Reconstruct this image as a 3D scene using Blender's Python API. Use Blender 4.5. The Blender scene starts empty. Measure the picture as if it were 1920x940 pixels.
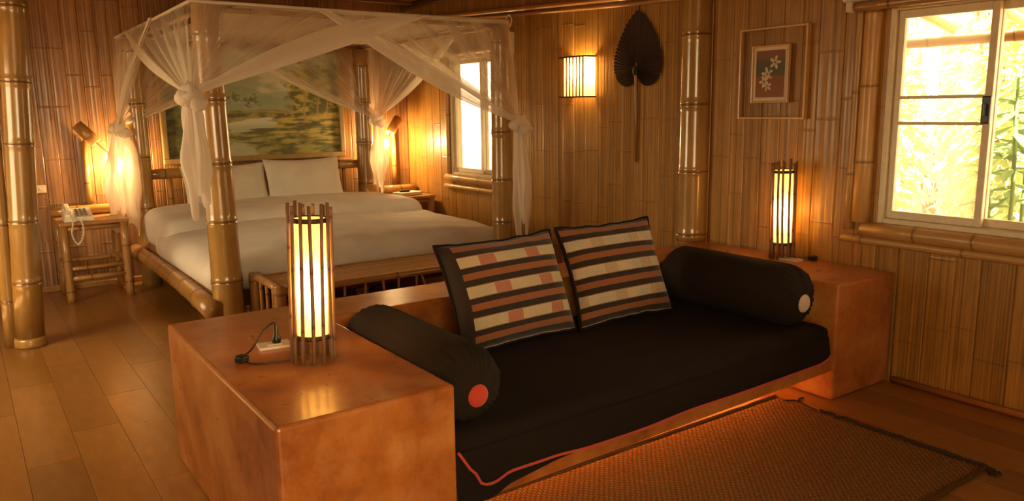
import bpy, bmesh, math, random
from math import pi, sin, cos, radians as R
from mathutils import Vector, Matrix, noise

random.seed(7)
scene = bpy.context.scene
COL = scene.collection

# ------------------------------------------------------------------ camera
cd = bpy.data.cameras.new('camera')
cam = bpy.data.objects.new('camera', cd); COL.objects.link(cam)
cd.sensor_fit = 'HORIZONTAL'; cd.sensor_width = 36.0
cd.lens = 1471.05 / 1920 * 36.0
cd.clip_start = 0.05; cd.clip_end = 200
_r = Vector((0.81728227, -0.57607481, -0.01369334))
_u = Vector((0.11334066, 0.13740741, 0.98400869))
_f = Vector((0.56498105, 0.80576486, -0.17759334))
cam.matrix_world = Matrix(((_r.x, _u.x, -_f.x, -3.98817), (_r.y, _u.y, -_f.y, -2.09163),
                           (_r.z, _u.z, -_f.z, 1.47516), (0, 0, 0, 1)))
scene.camera = cam
scene.view_settings.view_transform = 'Standard'
scene.view_settings.look = 'None'
scene.view_settings.gamma = 1.0
scene.view_settings.exposure = 1.05
scene.cycles.transparent_max_bounces = 32
scene.cycles.max_bounces = 10
scene.cycles.sample_clamp_indirect = 6.0
scene.cycles.caustics_reflective = False
scene.cycles.caustics_refractive = False

# ------------------------------------------------------------------ sky, sun, daylight
world = bpy.data.worlds.new('world'); scene.world = world
world.use_nodes = True
bg = world.node_tree.nodes['Background']
bg.inputs[0].default_value = (1.0, 0.75, 0.41, 1)
bg.inputs[1].default_value = 5.6

def sun(travel, strength, col):
    l = bpy.data.lights.new('sun', 'SUN'); l.energy = strength; l.color = col; l.angle = R(1.5)
    o = bpy.data.objects.new('sun', l); COL.objects.link(o)
    o.rotation_euler = Vector(travel).to_track_quat('-Z', 'Y').to_euler()
sun((0.45, 0.35, -0.82), 30.0, (1.0, 0.94, 0.78))

def area(name, loc, rot, sx, sy, energy, col, portal=False):
    l = bpy.data.lights.new(name, 'AREA'); l.shape = 'RECTANGLE'; l.size = sx; l.size_y = sy
    l.energy = energy; l.color = col
    if portal: l.cycles.is_portal = True
    o = bpy.data.objects.new(name, l); COL.objects.link(o); o.location = loc; o.rotation_euler = rot
    return o
# daylight entering by the two windows in view, and by two openings added in unseen walls
area('portal_garden_window', (0.16, -0.36, 1.4), (0, R(90), 0), 1.1, 1.1, 1, (1, 1, 1), True)
area('portal_bed_window', (0.16, 4.14, 1.39), (0, R(90), 0), 1.1, 0.9, 1, (1, 1, 1), True)
area('portal_added_front_opening', (-4.175, -3.28, 1.45), (R(90), 0, 0), 1.95, 1.4, 1, (1, 1, 1), True)
area('portal_added_side_opening', (-5.38, 2.9, 1.35), (0, R(-90), 0), 1.3, 1.4, 1, (1, 1, 1), True)

# ------------------------------------------------------------------ mesh helpers
class MB:
    """collects geometry in world space; tc = texture coordinates per vertex, nd = one float per vertex"""
    def __init__(s): s.v = []; s.f = []; s.tc = []; s.nd = []; s.sm = []
    def add(s, vs, fs, tc=None, nd=None, smooth=True):
        o = len(s.v); s.v += [tuple(p) for p in vs]
        s.f += [tuple(i + o for i in f) for f in fs]
        s.tc += [tuple(t) for t in tc] if tc else [tuple(p) for p in vs]
        s.nd += list(nd) if nd else [0.0] * len(vs)
        s.sm += [smooth] * len(fs)
        return s
    def mesh(s, name, off=(0, 0, 0)):
        m = bpy.data.meshes.new(name)
        ox, oy, oz = off
        m.from_pydata([(a - ox, b - oy, c - oz) for a, b, c in s.v], [], s.f)
        a = m.attributes.new('tc', 'FLOAT_VECTOR', 'POINT'); a.data.foreach_set('vector', [c for t in s.tc for c in t])
        a = m.attributes.new('nd', 'FLOAT', 'POINT'); a.data.foreach_set('value', s.nd)
        m.polygons.foreach_set('use_smooth', s.sm)
        m.update()
        return m

def root_off(p):
    while p.parent: p = p.parent
    return p.location

def obj(name, mb, mat, parent=None, origin=None):
    """parented parts carry world geometry minus the location of their thing"""
    if parent is not None: off = root_off(parent)
    else: off = origin or (0, 0, 0)
    m = mb.mesh(name, off); m.materials.append(mat)
    o = bpy.data.objects.new(name, m); COL.objects.link(o)
    if parent is not None: o.parent = parent
    else: o.location = off
    return o

def tag(o, label=None, cat=None, group=None, kind=None):
    if label: o['label'] = label
    if cat: o['category'] = cat
    if group: o['group'] = group
    if kind: o['kind'] = kind
    return o

def thing(name, loc, label, cat, group=None):
    o = bpy.data.objects.new(name, None); COL.objects.link(o); o.location = loc; o.empty_display_size = 0.1
    return tag(o, label, cat, group)

def link_mesh(name, mesh, parent, loc, scale=(1, 1, 1), rz=0):
    o = bpy.data.objects.new(name, mesh); COL.objects.link(o); o.parent = parent
    o.location = Vector(loc) - Vector(root_off(parent)); o.scale = scale; o.rotation_euler = (0, 0, rz)
    return o

def box(mb, lo, hi):
    x0, y0, z0 = lo; x1, y1, z1 = hi
    vs = [(x0, y0, z0), (x1, y0, z0), (x1, y1, z0), (x0, y1, z0), (x0, y0, z1), (x1, y0, z1), (x1, y1, z1), (x0, y1, z1)]
    fs = [(3, 2, 1, 0), (4, 5, 6, 7), (0, 1, 5, 4), (1, 2, 6, 5), (2, 3, 7, 6), (3, 0, 4, 7)]
    return mb.add(vs, fs, smooth=False)

def bbox(mb, lo, hi, bev=0.01, seg=2, rot=None, piv=None):
    bm = bmesh.new(); bmesh.ops.create_cube(bm, size=1.0)
    c = [(a + b) / 2 for a, b in zip(lo, hi)]; d = [b - a for a, b in zip(lo, hi)]
    for v in bm.verts: v.co = Vector((v.co.x * d[0], v.co.y * d[1], v.co.z * d[2]))
    bmesh.ops.bevel(bm, geom=list(bm.edges), offset=bev, segments=seg, profile=0.5, affect='EDGES')
    M = Matrix.Translation(c)
    if rot is not None: M = Matrix.Translation(piv or c) @ rot.to_4x4() @ Matrix.Translation(Vector(c) - Vector(piv or c))
    vs = [M @ v.co for v in bm.verts]; bm.verts.index_update()
    mb.add(vs, [[v.index for v in f.verts] for f in bm.faces], smooth=False); bm.free()
    return mb

def frame_of(d):
    d = d.normalized()
    a = Vector((0, 0, 1)) if abs(d.z) < 0.9 else Vector((1, 0, 0))
    x = a.cross(d).normalized(); y = d.cross(x)
    return x, y

def tube(mb, pts, rad, n=10, nd=None, cap=True):
    """tube along points; rad is a number or a list"""
    pts = [Vector(p) for p in pts]; k = len(pts)
    rad = rad if isinstance(rad, (list, tuple)) else [rad] * k
    vs, tc, nn, fs = [], [], [], []
    L = 0; fx = None
    for i, p in enumerate(pts):
        d = (pts[min(i + 1, k - 1)] - pts[max(i - 1, 0)])
        if fx is None: fx, fy = frame_of(d)
        else:
            dn = d.normalized(); fx = (fx - dn * fx.dot(dn)).normalized(); fy = dn.cross(fx)
        if i: L += (p - pts[i - 1]).length
        for j in range(n):
            a = 2 * pi * j / n
            vs.append(p + (fx * cos(a) + fy * sin(a)) * rad[i]); tc.append((cos(a) * 0.05, sin(a) * 0.05, L)); nn.append(nd[i] if nd else 0.0)
    for i in range(k - 1):
        for j in range(n):
            fs.append((i * n + j, i * n + (j + 1) % n, (i + 1) * n + (j + 1) % n, (i + 1) * n + j))
    if cap:
        fs.append(tuple(range(n - 1, -1, -1))); fs.append(tuple((k - 1) * n + j for j in range(n)))
    return mb.add(vs, fs, tc, nn)

def pole(mb, a, b, r0, r1=None, gap=0.35, n=16, first=None, bend=0.0, rng=random):
    """a bamboo culm: swollen joints with a dark ring"""
    a, b = Vector(a), Vector(b); L = (b - a).length; r1 = r1 or r0
    fx, fy = frame_of(b - a)
    ts = []; z = first if first is not None else gap * rng.uniform(0.3, 0.8)
    while z < L - 0.02: ts.append(z); z += gap * rng.uniform(0.85, 1.15)
    prof = [(0, 1.0, 0.0)]
    for t in ts:
        rr = min(0.02, gap * 0.12)
        prof += [(t - 2.4 * rr, 0.985, 0), (t - rr, 1.0, 0), (t - 0.35 * rr, 1.055, 0.15), (t - 0.12 * rr, 1.01, 1), (t + 0.12 * rr, 1.0, 1), (t + 0.4 * rr, 1.045, 0.3), (t + rr, 1.0, 0), (t + 2.4 * rr, 0.985, 0)]
    prof.append((L, 1.0, 0.0)); prof = [p for p in prof if 0 <= p[0] <= L]
    prof.sort(key=lambda p: p[0]); prof = [p for i, p in enumerate(prof) if i == 0 or p[0] - prof[i - 1][0] > 1e-5]
    pts = [a + (b - a) * (t / L) + fx * (bend * sin(pi * t / L)) for t, _, _ in prof]
    return tube(mb, pts, [(r0 + (r1 - r0) * t / L) * k for t, k, _ in prof], n, [d for _, _, d in prof])

def rounded(mb, c, half, r, n=(12, 12, 6), rot=None, fn=None):
    """box with rounded edges from a subdivided cube; fn displaces local points"""
    c = Vector(c); hx, hy, hz = half; vs, fs, idx = [], [], {}
    r3 = r if isinstance(r, (tuple, list)) else (r, r, r)
    def vert(i, j, k):
        if (i, j, k) in idx: return idx[(i, j, k)]
        p = Vector(((2 * i / n[0] - 1) * hx, (2 * j / n[1] - 1) * hy, (2 * k / n[2] - 1) * hz))
        q = Vector([max(-(h - rr), min(h - rr, a)) for a, h, rr in zip(p, half, r3)])
        e = Vector([(a - b) / rr for a, b, rr in zip(p, q, r3)])
        m = max(abs(e.x), abs(e.y), abs(e.z))
        if e.length > 1e-6: e = e.normalized() * m
        p = q + Vector([a * rr for a, rr in zip(e, r3)])
        if fn: p = Vector(fn(p))
        idx[(i, j, k)] = len(vs); vs.append(p); return idx[(i, j, k)]
    for i in range(n[0]):
        for j in range(n[1]):
            fs.append((vert(i, j, n[2]), vert(i + 1, j, n[2]), vert(i + 1, j + 1, n[2]), vert(i, j + 1, n[2])))
            fs.append((vert(i, j + 1, 0), vert(i + 1, j + 1, 0), vert(i + 1, j, 0), vert(i, j, 0)))
    for i in range(n[0]):
        for k in range(n[2]):
            fs.append((vert(i, 0, k), vert(i + 1, 0, k), vert(i + 1, 0, k + 1), vert(i, 0, k + 1)))
            fs.append((vert(i, n[1], k + 1), vert(i + 1, n[1], k + 1), vert(i + 1, n[1], k), vert(i, n[1], k)))
    for j in range(n[1]):
        for k in range(n[2]):
            fs.append((vert(0, j, k + 1), vert(0, j + 1, k + 1), vert(0, j + 1, k), vert(0, j, k)))
            fs.append((vert(n[0], j, k), vert(n[0], j + 1, k), vert(n[0], j + 1, k + 1), vert(n[0], j, k + 1)))
    tc = [tuple(p) for p in vs]
    M = rot.to_3x3() if rot else Matrix.Identity(3)
    return mb.add([c + M @ p for p in vs], fs, tc)

def grid(mb, fn, nu, nv, smooth=True, tcf=None, ndf=None):
    vs = []; tc = []; nd = []
    for j in range(nv + 1):
        for i in range(nu + 1):
            u, v = i / nu, j / nv
            vs.append(fn(u, v)); tc.append(tcf(u, v) if tcf else (u, v, 0)); nd.append(ndf(u, v) if ndf else 0.0)
    w = nu + 1
    fs = [(j * w + i, j * w + i + 1, (j + 1) * w + i + 1, (j + 1) * w + i) for j in range(nv) for i in range(nu)]
    return mb.add(vs, fs, tc, nd, smooth)

def lathe(mb, c, prof, n=20, axis=(0, 0, 1)):
    """prof: (radius, height) pairs about an axis through c"""
    c = Vector(c); ax = Vector(axis).normalized(); fx, fy = frame_of(ax)
    vs = [c + ax * h + (fx * cos(2 * pi * j / n) + fy * sin(2 * pi * j / n)) * r for r, h in prof for j in range(n)]
    k = len(prof)
    fs = [(i * n + j, i * n + (j + 1) % n, (i + 1) * n + (j + 1) % n, (i + 1) * n + j) for i in range(k - 1) for j in range(n)]
    return mb.add(vs, fs)

def ball(mb, c, r, nu=14, nv=9, sq=(1, 1, 1), fn=None):
    prof = []
    vs, fs = [], []
    for j in range(nv + 1):
        t = pi * j / nv
        for i in range(nu):
            a = 2 * pi * i / nu
            p = Vector((sin(t) * cos(a) * sq[0], sin(t) * sin(a) * sq[1], cos(t) * sq[2])) * r
            if fn: p = p * fn(p)
            vs.append(Vector(c) + p)
    for j in range(nv):
        for i in range(nu):
            fs.append((j * nu + i, (j + 1) * nu + i, (j + 1) * nu + (i + 1) % nu, j * nu + (i + 1) % nu))
    return mb.add(vs, fs)

# ------------------------------------------------------------------ material helpers
class NT:
    def __init__(s, name):
        s.m = bpy.data.materials.new(name); s.m.use_nodes = True; s.t = s.m.node_tree
        s.t.nodes.clear(); s.out = s.n('ShaderNodeOutputMaterial')
    def n(s, typ, **kw):
        nd = s.t.nodes.new(typ)
        for k, v in kw.items():
            if hasattr(nd, k): setattr(nd, k, v)
        return nd
    def l(s, a, b): s.t.links.new(a, b)
    def attr(s, name): 
        a = s.n('ShaderNodeAttribute'); a.attribute_name = name; return a
    def noise(s, vec, scale, detail=3.0, rough=0.5, sc=None, off=None):
        if sc or off is not None:
            mp = s.n('ShaderNodeMapping'); s.l(vec, mp.inputs['Vector'])
            if sc: mp.inputs['Scale'].default_value = sc
            if off is not None: s.l(off, mp.inputs['Location'])
            vec = mp.outputs[0]
        t = s.n('ShaderNodeTexNoise'); s.l(vec, t.inputs['Vector'])
        t.inputs['Scale'].default_value = scale; t.inputs['Detail'].default_value = detail; t.inputs['Roughness'].default_value = rough
        return t.outputs['Fac']
    def ramp(s, fac, stops, interp='LINEAR'):
        r = s.n('ShaderNodeValToRGB'); s.l(fac, r.inputs[0]); cr = r.color_ramp; cr.interpolation = interp
        while len(cr.elements) < len(stops): cr.elements.new(0.5)
        for e, (p, c) in zip(cr.elements, stops): e.position = p; e.color = (*c, 1) if len(c) == 3 else c
        return r.outputs[0]
    def mix(s, fac, a, b, mode='MIX'):
        m = s.n('ShaderNodeMix', data_type='RGBA', blend_type=mode)
        for sock, v in ((m.inputs[0], fac), (m.inputs[6], a), (m.inputs[7], b)):
            if isinstance(v, (int, float)): sock.default_value = v
            elif isinstance(v, tuple): sock.default_value = (*v, 1)
            else: s.l(v, sock)
        return m.outputs[2]
    def math(s, op, a, b=0.0, c=None):
        m = s.n('ShaderNodeMath', operation=op)
        for i, v in enumerate((a, b) if c is None else (a, b, c)):
            if isinstance(v, (int, float)): m.inputs[i].default_value = v
            else: s.l(v, m.inputs[i])
        return m.outputs[0]
    def bump(s, h, strength=0.3, dist=0.005):
        b = s.n('ShaderNodeBump'); b.inputs['Strength'].default_value = strength; b.inputs['Distance'].default_value = dist
        s.l(h, b.inputs['Height']); return b.outputs[0]
    def rnd(s): return s.n('ShaderNodeObjectInfo').outputs['Random']
    def bsdf(s, col, rough=0.5, normal=None, coat=0.0, coat_rough=0.1, sheen=0.0, spec=0.5, metal=0.0):
        b = s.n('ShaderNodeBsdfPrincipled')
        for k, v in (('Base Color', col), ('Roughness', rough)):
            if isinstance(v, (int, float)): b.inputs[k].default_value = v
            elif isinstance(v, tuple): b.inputs[k].default_value = (*v, 1)
            else: s.l(v, b.inputs[k])
        if normal is not None: s.l(normal, b.inputs['Normal'])
        b.inputs['Coat Weight'].default_value = coat; b.inputs['Coat Roughness'].default_value = coat_rough
        b.inputs['Sheen Weight'].default_value = sheen; b.inputs['Specular IOR Level'].default_value = spec
        b.inputs['Metallic'].default_value = metal
        s.l(b.outputs[0], s.out.inputs[0]); return b

def plain(name, col, rough=0.5, **kw):
    t = NT(name); 
    f = t.noise(t.n('ShaderNodeTexCoord').outputs['Object'], 30, 3)
    t.bsdf(t.mix(f, tuple(c * 0.85 for c in col), tuple(min(1, c * 1.12) for c in col)), rough, **kw); return t.m

def bamboo(name, c1, c2, ring, rough=0.3, coat=0.35, blotch=0.35, ribs=0.0):
    t = NT(name); tc = t.attr('tc').outputs['Vector']; nd = t.attr('nd').outputs['Fac']; rn = t.rnd()
    cmb = t.n('ShaderNodeCombineXYZ'); t.l(t.math('MULTIPLY', rn, 40.0), cmb.inputs[2])
    g = t.noise(tc, 6.0, 4, 0.6, (30, 30, 0.7), cmb.outputs[0])
    big = t.noise(tc, 3.0, 3, 0.6, (6, 6, 1.3), cmb.outputs[0])
    col = t.mix(g, c1, c2)
    col = t.mix(t.math('MULTIPLY', t.ramp(big, [(0.42, (0, 0, 0)), (0.7, (1, 1, 1))]), blotch), col, tuple(c * 0.45 for c in c1))
    if ribs:
        rb_ = t.noise(tc, 1.0, 2, 0.6, (75, 1, 0.35), cmb.outputs[0])
        col = t.mix(t.math('MULTIPLY', t.ramp(rb_, [(0.36, (1, 1, 1)), (0.50, (0, 0, 0))]), ribs), col, tuple(c * 0.35 for c in c1))
        col = t.mix(t.math('MULTIPLY', t.ramp(rb_, [(0.52, (0, 0, 0)), (0.68, (1, 1, 1))]), ribs * 0.6), col, tuple(min(1, c * 1.35) for c in c2))
    hs = t.n('ShaderNodeHueSaturation'); t.l(col, hs.inputs['Color'])
    t.l(t.math('ADD', t.math('MULTIPLY', rn, 0.22 if ribs else 0.35), 0.88 if ribs else 0.83), hs.inputs['Value'])
    col = t.mix(t.math('MULTIPLY', nd, 0.28 if ribs else 0.75), hs.outputs[0], ring)
    t.bsdf(col, t.math('ADD', t.math('MULTIPLY', g, 0.2), rough - 0.1), t.bump(g, 0.15, 0.003), coat, 0.12); return t.m

M = {}
M['post'] = bamboo('gold_bamboo', (0.33, 0.180, 0.045), (0.48, 0.285, 0.085), (0.10, 0.04, 0.012), 0.22, 0.8)
M['pole'] = bamboo('brown_bamboo', (0.31, 0.150, 0.04), (0.47, 0.255, 0.075), (0.09, 0.035, 0.01), 0.32, 0.4)
M['board'] = bamboo('split_bamboo', (0.315, 0.148, 0.027), (0.485, 0.25, 0.050), (0.10, 0.04, 0.012), 0.42, 0.15, 0.4, 0.6)
M['board_dark'] = bamboo('weathered_split_bamboo', (0.22, 0.10, 0.035), (0.38, 0.19, 0.07), (0.08, 0.03, 0.012), 0.30, 0.45, 0.45, 0.6)
M['cane'] = bamboo('pale_cane', (0.48, 0.25, 0.07), (0.60, 0.36, 0.12), (0.16, 0.07, 0.02), 0.4, 0.2, 0.25)
M['stick'] = bamboo('dark_bamboo_stick', (0.18, 0.085, 0.035), (0.34, 0.17, 0.075), (0.05, 0.02, 0.01), 0.4, 0.2)
M['darkwood'] = plain('dark_wood', (0.07, 0.028, 0.012), 0.5)
M['trimwood'] = bamboo('trim_wood', (0.36, 0.16, 0.04), (0.45, 0.22, 0.06), (0.2, 0.1, 0.03), 0.4, 0.2)
M['ceilwood'] = bamboo('ceiling_wood', (0.16, 0.06, 0.02), (0.24, 0.10, 0.03), (0.1, 0.04, 0.01), 0.5, 0.1)

def mk_concrete():
    t = NT('polished_orange_cement'); co = t.n('ShaderNodeTexCoord').outputs['Object']
    a = t.noise(co, 3.2, 6, 0.62); b = t.noise(co, 14, 5, 0.65); c = t.noise(co, 2.0, 4, 0.7, (6, 6, 1.2)); d = t.noise(co, 70, 3)
    col = t.ramp(a, [(0.34, (0.27, 0.075, 0.014)), (0.5, (0.47, 0.148, 0.027)), (0.66, (0.60, 0.26, 0.075))])
    col = t.mix(t.math('MULTIPLY', t.ramp(b, [(0.45, (0, 0, 0)), (0.75, (1, 1, 1))]), 0.4), col, (0.60, 0.29, 0.11))
    col = t.mix(t.math('MULTIPLY', t.ramp(c, [(0.5, (0, 0, 0)), (0.7, (1, 1, 1))]), 0.45), col, (0.36, 0.11, 0.02))
    ro = t.math('ADD', t.math('MULTIPLY', b, 0.22), 0.2)
    t.bsdf(col, ro, t.bump(b, 0.08, 0.004), 0.25, 0.12); return t.m
M['cement'] = mk_concrete()

def mk_floor():
    t = NT('laminate_floor'); tc = t.attr('tc').outputs['Vector']; rn = t.rnd()
    cmb = t.n('ShaderNodeCombineXYZ'); t.l(t.math('MULTIPLY', rn, 30.0), cmb.inputs[0]); t.l(t.math('MULTIPLY', rn, 17.0), cmb.inputs[1])
    g = t.noise(tc, 4, 5, 0.6, (5, 1.4, 1), cmb.outputs[0]); fine = t.noise(tc, 30, 4, 0.6, (4, 0.5, 1), cmb.outputs[0])
    col = t.ramp(g, [(0.3, (0.29, 0.125, 0.024)), (0.55, (0.36, 0.165, 0.034)), (0.75, (0.43, 0.21, 0.048))])
    col = t.mix(t.math('MULTIPLY', fine, 0.35), col, (0.28, 0.12, 0.028))
    hs = t.n('ShaderNodeHueSaturation'); t.l(col, hs.inputs['Color']); t.l(t.math('ADD', t.math('MULTIPLY', rn, 0.4), 0.78), hs.inputs['Value'])
    t.bsdf(hs.outputs[0], t.math('ADD', t.math('MULTIPLY', g, 0.12), 0.24), t.bump(fine, 0.04, 0.002), 0.15, 0.2); return t.m
M['floor'] = mk_floor()

def mk_fabric(name, col, weave=600, rough=0.9, sheen=0.3, bump=0.3, wr=0.0):
    t = NT(name); co = t.n('ShaderNodeTexCoord').outputs['Object']
    a = t.noise(co, weave, 2); b = t.noise(co, 5, 4)
    c = t.mix(b, tuple(x * 0.75 for x in col), tuple(min(1, x * 1.2) for x in col))
    t.bsdf(t.mix(t.math('MULTIPLY', a, 0.4), c, tuple(x * 0.55 for x in col)), rough, t.bump(t.math('ADD', a, t.math('MULTIPLY', b, wr)), bump, 0.003), 0, sheen=sheen, spec=0.25); return t.m
M['black'] = mk_fabric('black_cotton', (0.014, 0.008, 0.005), 500, 0.95, 0.0)
M['bolster'] = mk_fabric('faded_black_cotton', (0.022, 0.014, 0.0085), 500, 0.95, 0.0)
M['red'] = mk_fabric('red_cotton', (0.65, 0.07, 0.03), 400, 0.8, 0.2)
M['button_white'] = mk_fabric('pale_cotton', (0.75, 0.6, 0.42), 400, 0.8, 0.2)
M['linen'] = mk_fabric('white_linen', (0.84, 0.79, 0.70), 700, 0.85, 0.15, 0.15, 3)
M['white'] = plain('white_plastic', (0.75, 0.68, 0.55), 0.35)
M['winframe'] = plain('white_painted_aluminium', (0.72, 0.62, 0.42), 0.4)
M['blackplastic'] = plain('black_plastic', (0.015, 0.013, 0.012), 0.35)
M['gilt'] = plain('gilt_wood', (0.62, 0.36, 0.13), 0.35, coat=0.3)
M['mat_board'] = plain('cream_mat_board', (0.70, 0.58, 0.40), 0.7)
M['cloth_blind'] = mk_fabric('white_blind_cloth', (0.75, 0.68, 0.58), 300)

def mk_stripes(name, pale1, pale2, patch, pamt, lb):
    t = NT(name); sx = t.n('ShaderNodeSeparateXYZ'); t.l(t.attr('tc').outputs['Vector'], sx.inputs[0])
    u, v = sx.outputs[0], sx.outputs[1]
    co = t.n('ShaderNodeTexCoord').outputs['Object']
    p = t.math('FRACT', t.math('ADD', t.math('MULTIPLY', v, 3.62), 0.93))
    blk, rust = (0.035, 0.024, 0.018), (0.36, 0.13, 0.05)
    wv = t.noise(co, 260, 2)
    # patches along the pale bands
    pu = t.math('FRACT', t.math('ADD', t.math('MULTIPLY', u, 2.6), t.math('MULTIPLY', t.math('FLOOR', t.math('ADD', t.math('MULTIPLY', v, 3.62), 0.93)), 0.13)))
    pm = t.math('MULTIPLY', t.math('LESS_THAN', pu, 0.33), pamt)
    fig = t.n('ShaderNodeTexVoronoi'); t.l(co, fig.inputs['Vector']); fig.inputs['Scale'].default_value = 90
    pcol = t.mix(t.math('GREATER_THAN', fig.outputs['Distance'], 0.45), patch, tuple(c * 0.6 + 0.1 for c in patch))
    pale = t.mix(t.ramp(t.noise(co, 9, 2), [(0.42, (0, 0, 0)), (0.58, (1, 1, 1))]), pale1, pale2)
    pale = t.mix(pm, pale, pcol)
    st = t.ramp(p, [(0.0, blk), (0.2, rust), (0.42, blk), (0.60, (0.4, 0.2, 0.08)), (0.625, (1, 1, 1)), (0.965, (0.4, 0.2, 0.08))], 'CONSTANT')
    sel = t.math('MULTIPLY', t.math('GREATER_THAN', p, 0.625), t.math('LESS_THAN', p, 0.965))
    col = t.mix(sel, st, pale)
    col = t.mix(t.math('MAXIMUM', t.math('LESS_THAN', u, lb), t.math('GREATER_THAN', v, 0.965)), col, blk)
    col = t.mix(t.math('MULTIPLY', wv, 0.35), col, (0.03, 0.02, 0.012))
    t.bsdf(col, 0.9, t.bump(wv, 0.4, 0.003), 0, sheen=0.2, spec=0.2); return t.m
M['stripe_red'] = mk_stripes('striped_weave_red_figures', (0.72, 0.56, 0.34), (0.64, 0.54, 0.33), (0.66, 0.20, 0.09), 0.95, 0.085)
M['stripe_pale'] = mk_stripes('striped_weave_pale', (0.76, 0.58, 0.35), (0.60, 0.54, 0.40), (0.64, 0.40, 0.18), 0.6, 0.012)

def mk_net(name, k):
    t = NT(name); d = t.attr('nd').outputs['Fac']
    df = t.n('ShaderNodeBsdfDiffuse'); df.inputs[0].default_value = (0.95, 0.89, 0.79, 1)
    tr = t.n('ShaderNodeBsdfTranslucent'); tr.inputs[0].default_value = (0.95, 0.89, 0.79, 1)
    a = t.n('ShaderNodeMixShader'); a.inputs[0].default_value = 0.45; t.l(df.outputs[0], a.inputs[1]); t.l(tr.outputs[0], a.inputs[2])
    tp = t.n('ShaderNodeBsdfTransparent'); m = t.n('ShaderNodeMixShader')
    nz = t.noise(t.attr('tc').outputs['Vector'], 5.0, 3, 0.5, (9, 0.6, 1))
    f = t.math('MULTIPLY', d, t.math('ADD', t.math('MULTIPLY', nz, 0.7 * k), 1 - 0.35 * k))
    t.l(f, m.inputs[0]); t.l(tp.outputs[0], m.inputs[1]); t.l(a.outputs[0], m.inputs[2]); t.l(m.outputs[0], t.out.inputs[0]); return t.m
M['net'] = mk_net('mosquito_netting', 1.0)
M['net_solid'] = mk_net('gathered_netting', 0.3)

def mk_paper(name, col, emit, estr):
    t = NT(name); co = t.n('ShaderNodeTexCoord').outputs['Object']
    f = t.noise(co, 25, 4, 0.6, (1, 1, 2.5))
    c = t.mix(f, tuple(x * 0.8 for x in col), col)
    df = t.n('ShaderNodeBsdfDiffuse'); t.l(c, df.inputs[0]); tr = t.n('ShaderNodeBsdfTranslucent'); t.l(c, tr.inputs[0])
    a = t.n('ShaderNodeMixShader'); a.inputs[0].default_value = 0.7; t.l(df.outputs[0], a.inputs[1]); t.l(tr.outputs[0], a.inputs[2])
    e = t.n('ShaderNodeEmission'); e.inputs[0].default_value = (*emit, 1); e.inputs[1].default_value = estr
    s = t.n('ShaderNodeAddShader'); t.l(a.outputs[0], s.inputs[0]); t.l(e.outputs[0], s.inputs[1]); t.l(s.outputs[0], t.out.inputs[0]); return t.m
M['paper'] = mk_paper('lamp_paper', (0.95, 0.72, 0.36), (1.0, 0.48, 0.07), 1.1)

def emis(name, col, s):
    t = NT(name); e = t.n('ShaderNodeEmission'); e.inputs[0].default_value = (*col, 1); e.inputs[1].default_value = s
    t.l(e.outputs[0], t.out.inputs[0]); return t.m
M['tube_light'] = emis('lit_tube', (1.0, 0.28, 0.035), 13.0)

def mk_glass(name, veil, col=(1, 0.95, 0.8)):
    t = NT(name); tp = t.n('ShaderNodeBsdfTransparent'); gl = t.n('ShaderNodeBsdfGlossy'); gl.inputs['Roughness'].default_value = 0.02
    tr = t.n('ShaderNodeBsdfTranslucent'); tr.inputs[0].default_value = (*col, 1)
    fr = t.n('ShaderNodeFresnel'); fr.inputs[0].default_value = 1.35
    m1 = t.n('ShaderNodeMixShader'); m1.inputs[0].default_value = veil; t.l(tp.outputs[0], m1.inputs[1]); t.l(tr.outputs[0], m1.inputs[2])
    m2 = t.n('ShaderNodeMixShader'); t.l(t.math('MULTIPLY', fr.outputs[0], 0.5), m2.inputs[0]); t.l(m1.outputs[0], m2.inputs[1]); t.l(gl.outputs[0], m2.inputs[2])
    t.l(m2.outputs[0], t.out.inputs[0]); return t.m
M['glass'] = mk_glass('window_glass', 0.02)
M['screen'] = mk_glass('dusty_window_glass', 0.13)

def mk_leaf(name, c1, c2):
    t = NT(name); c = t.mix(t.noise(t.n('ShaderNodeTexCoord').outputs['Object'], 6, 3), c1, c2)
    df = t.n('ShaderNodeBsdfDiffuse'); t.l(c, df.inputs[0]); tr = t.n('ShaderNodeBsdfTranslucent'); t.l(c, tr.inputs[0])
    a = t.n('ShaderNodeMixShader'); a.inputs[0].default_value = 0.4; t.l(df.outputs[0], a.inputs[1]); t.l(tr.outputs[0], a.inputs[2]); t.l(a.outputs[0], t.out.inputs[0]); return t.m
M['leaf'] = mk_leaf('garden_leaf', (0.26, 0.38, 0.12), (0.66, 0.66, 0.38))
M['leaf_dry'] = mk_leaf('yellow_leaf', (0.66, 0.58, 0.36), (0.80, 0.78, 0.58))
M['leaf_big'] = mk_leaf('broad_leaf', (0.05, 0.12, 0.03), (0.24, 0.34, 0.14))
M['soil'] = plain('garden_soil', (0.20, 0.14, 0.07), 0.9)

def vcol_mat(name, rough=0.5, coat=0.2):
    t = NT(name); c = t.attr('paint').outputs['Color']; co = t.n('ShaderNodeTexCoord').outputs['Object']
    b = t.noise(co, 120, 3)
    t.bsdf(c, rough, t.bump(b, 0.2, 0.002), coat, 0.2); return t.m

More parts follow.
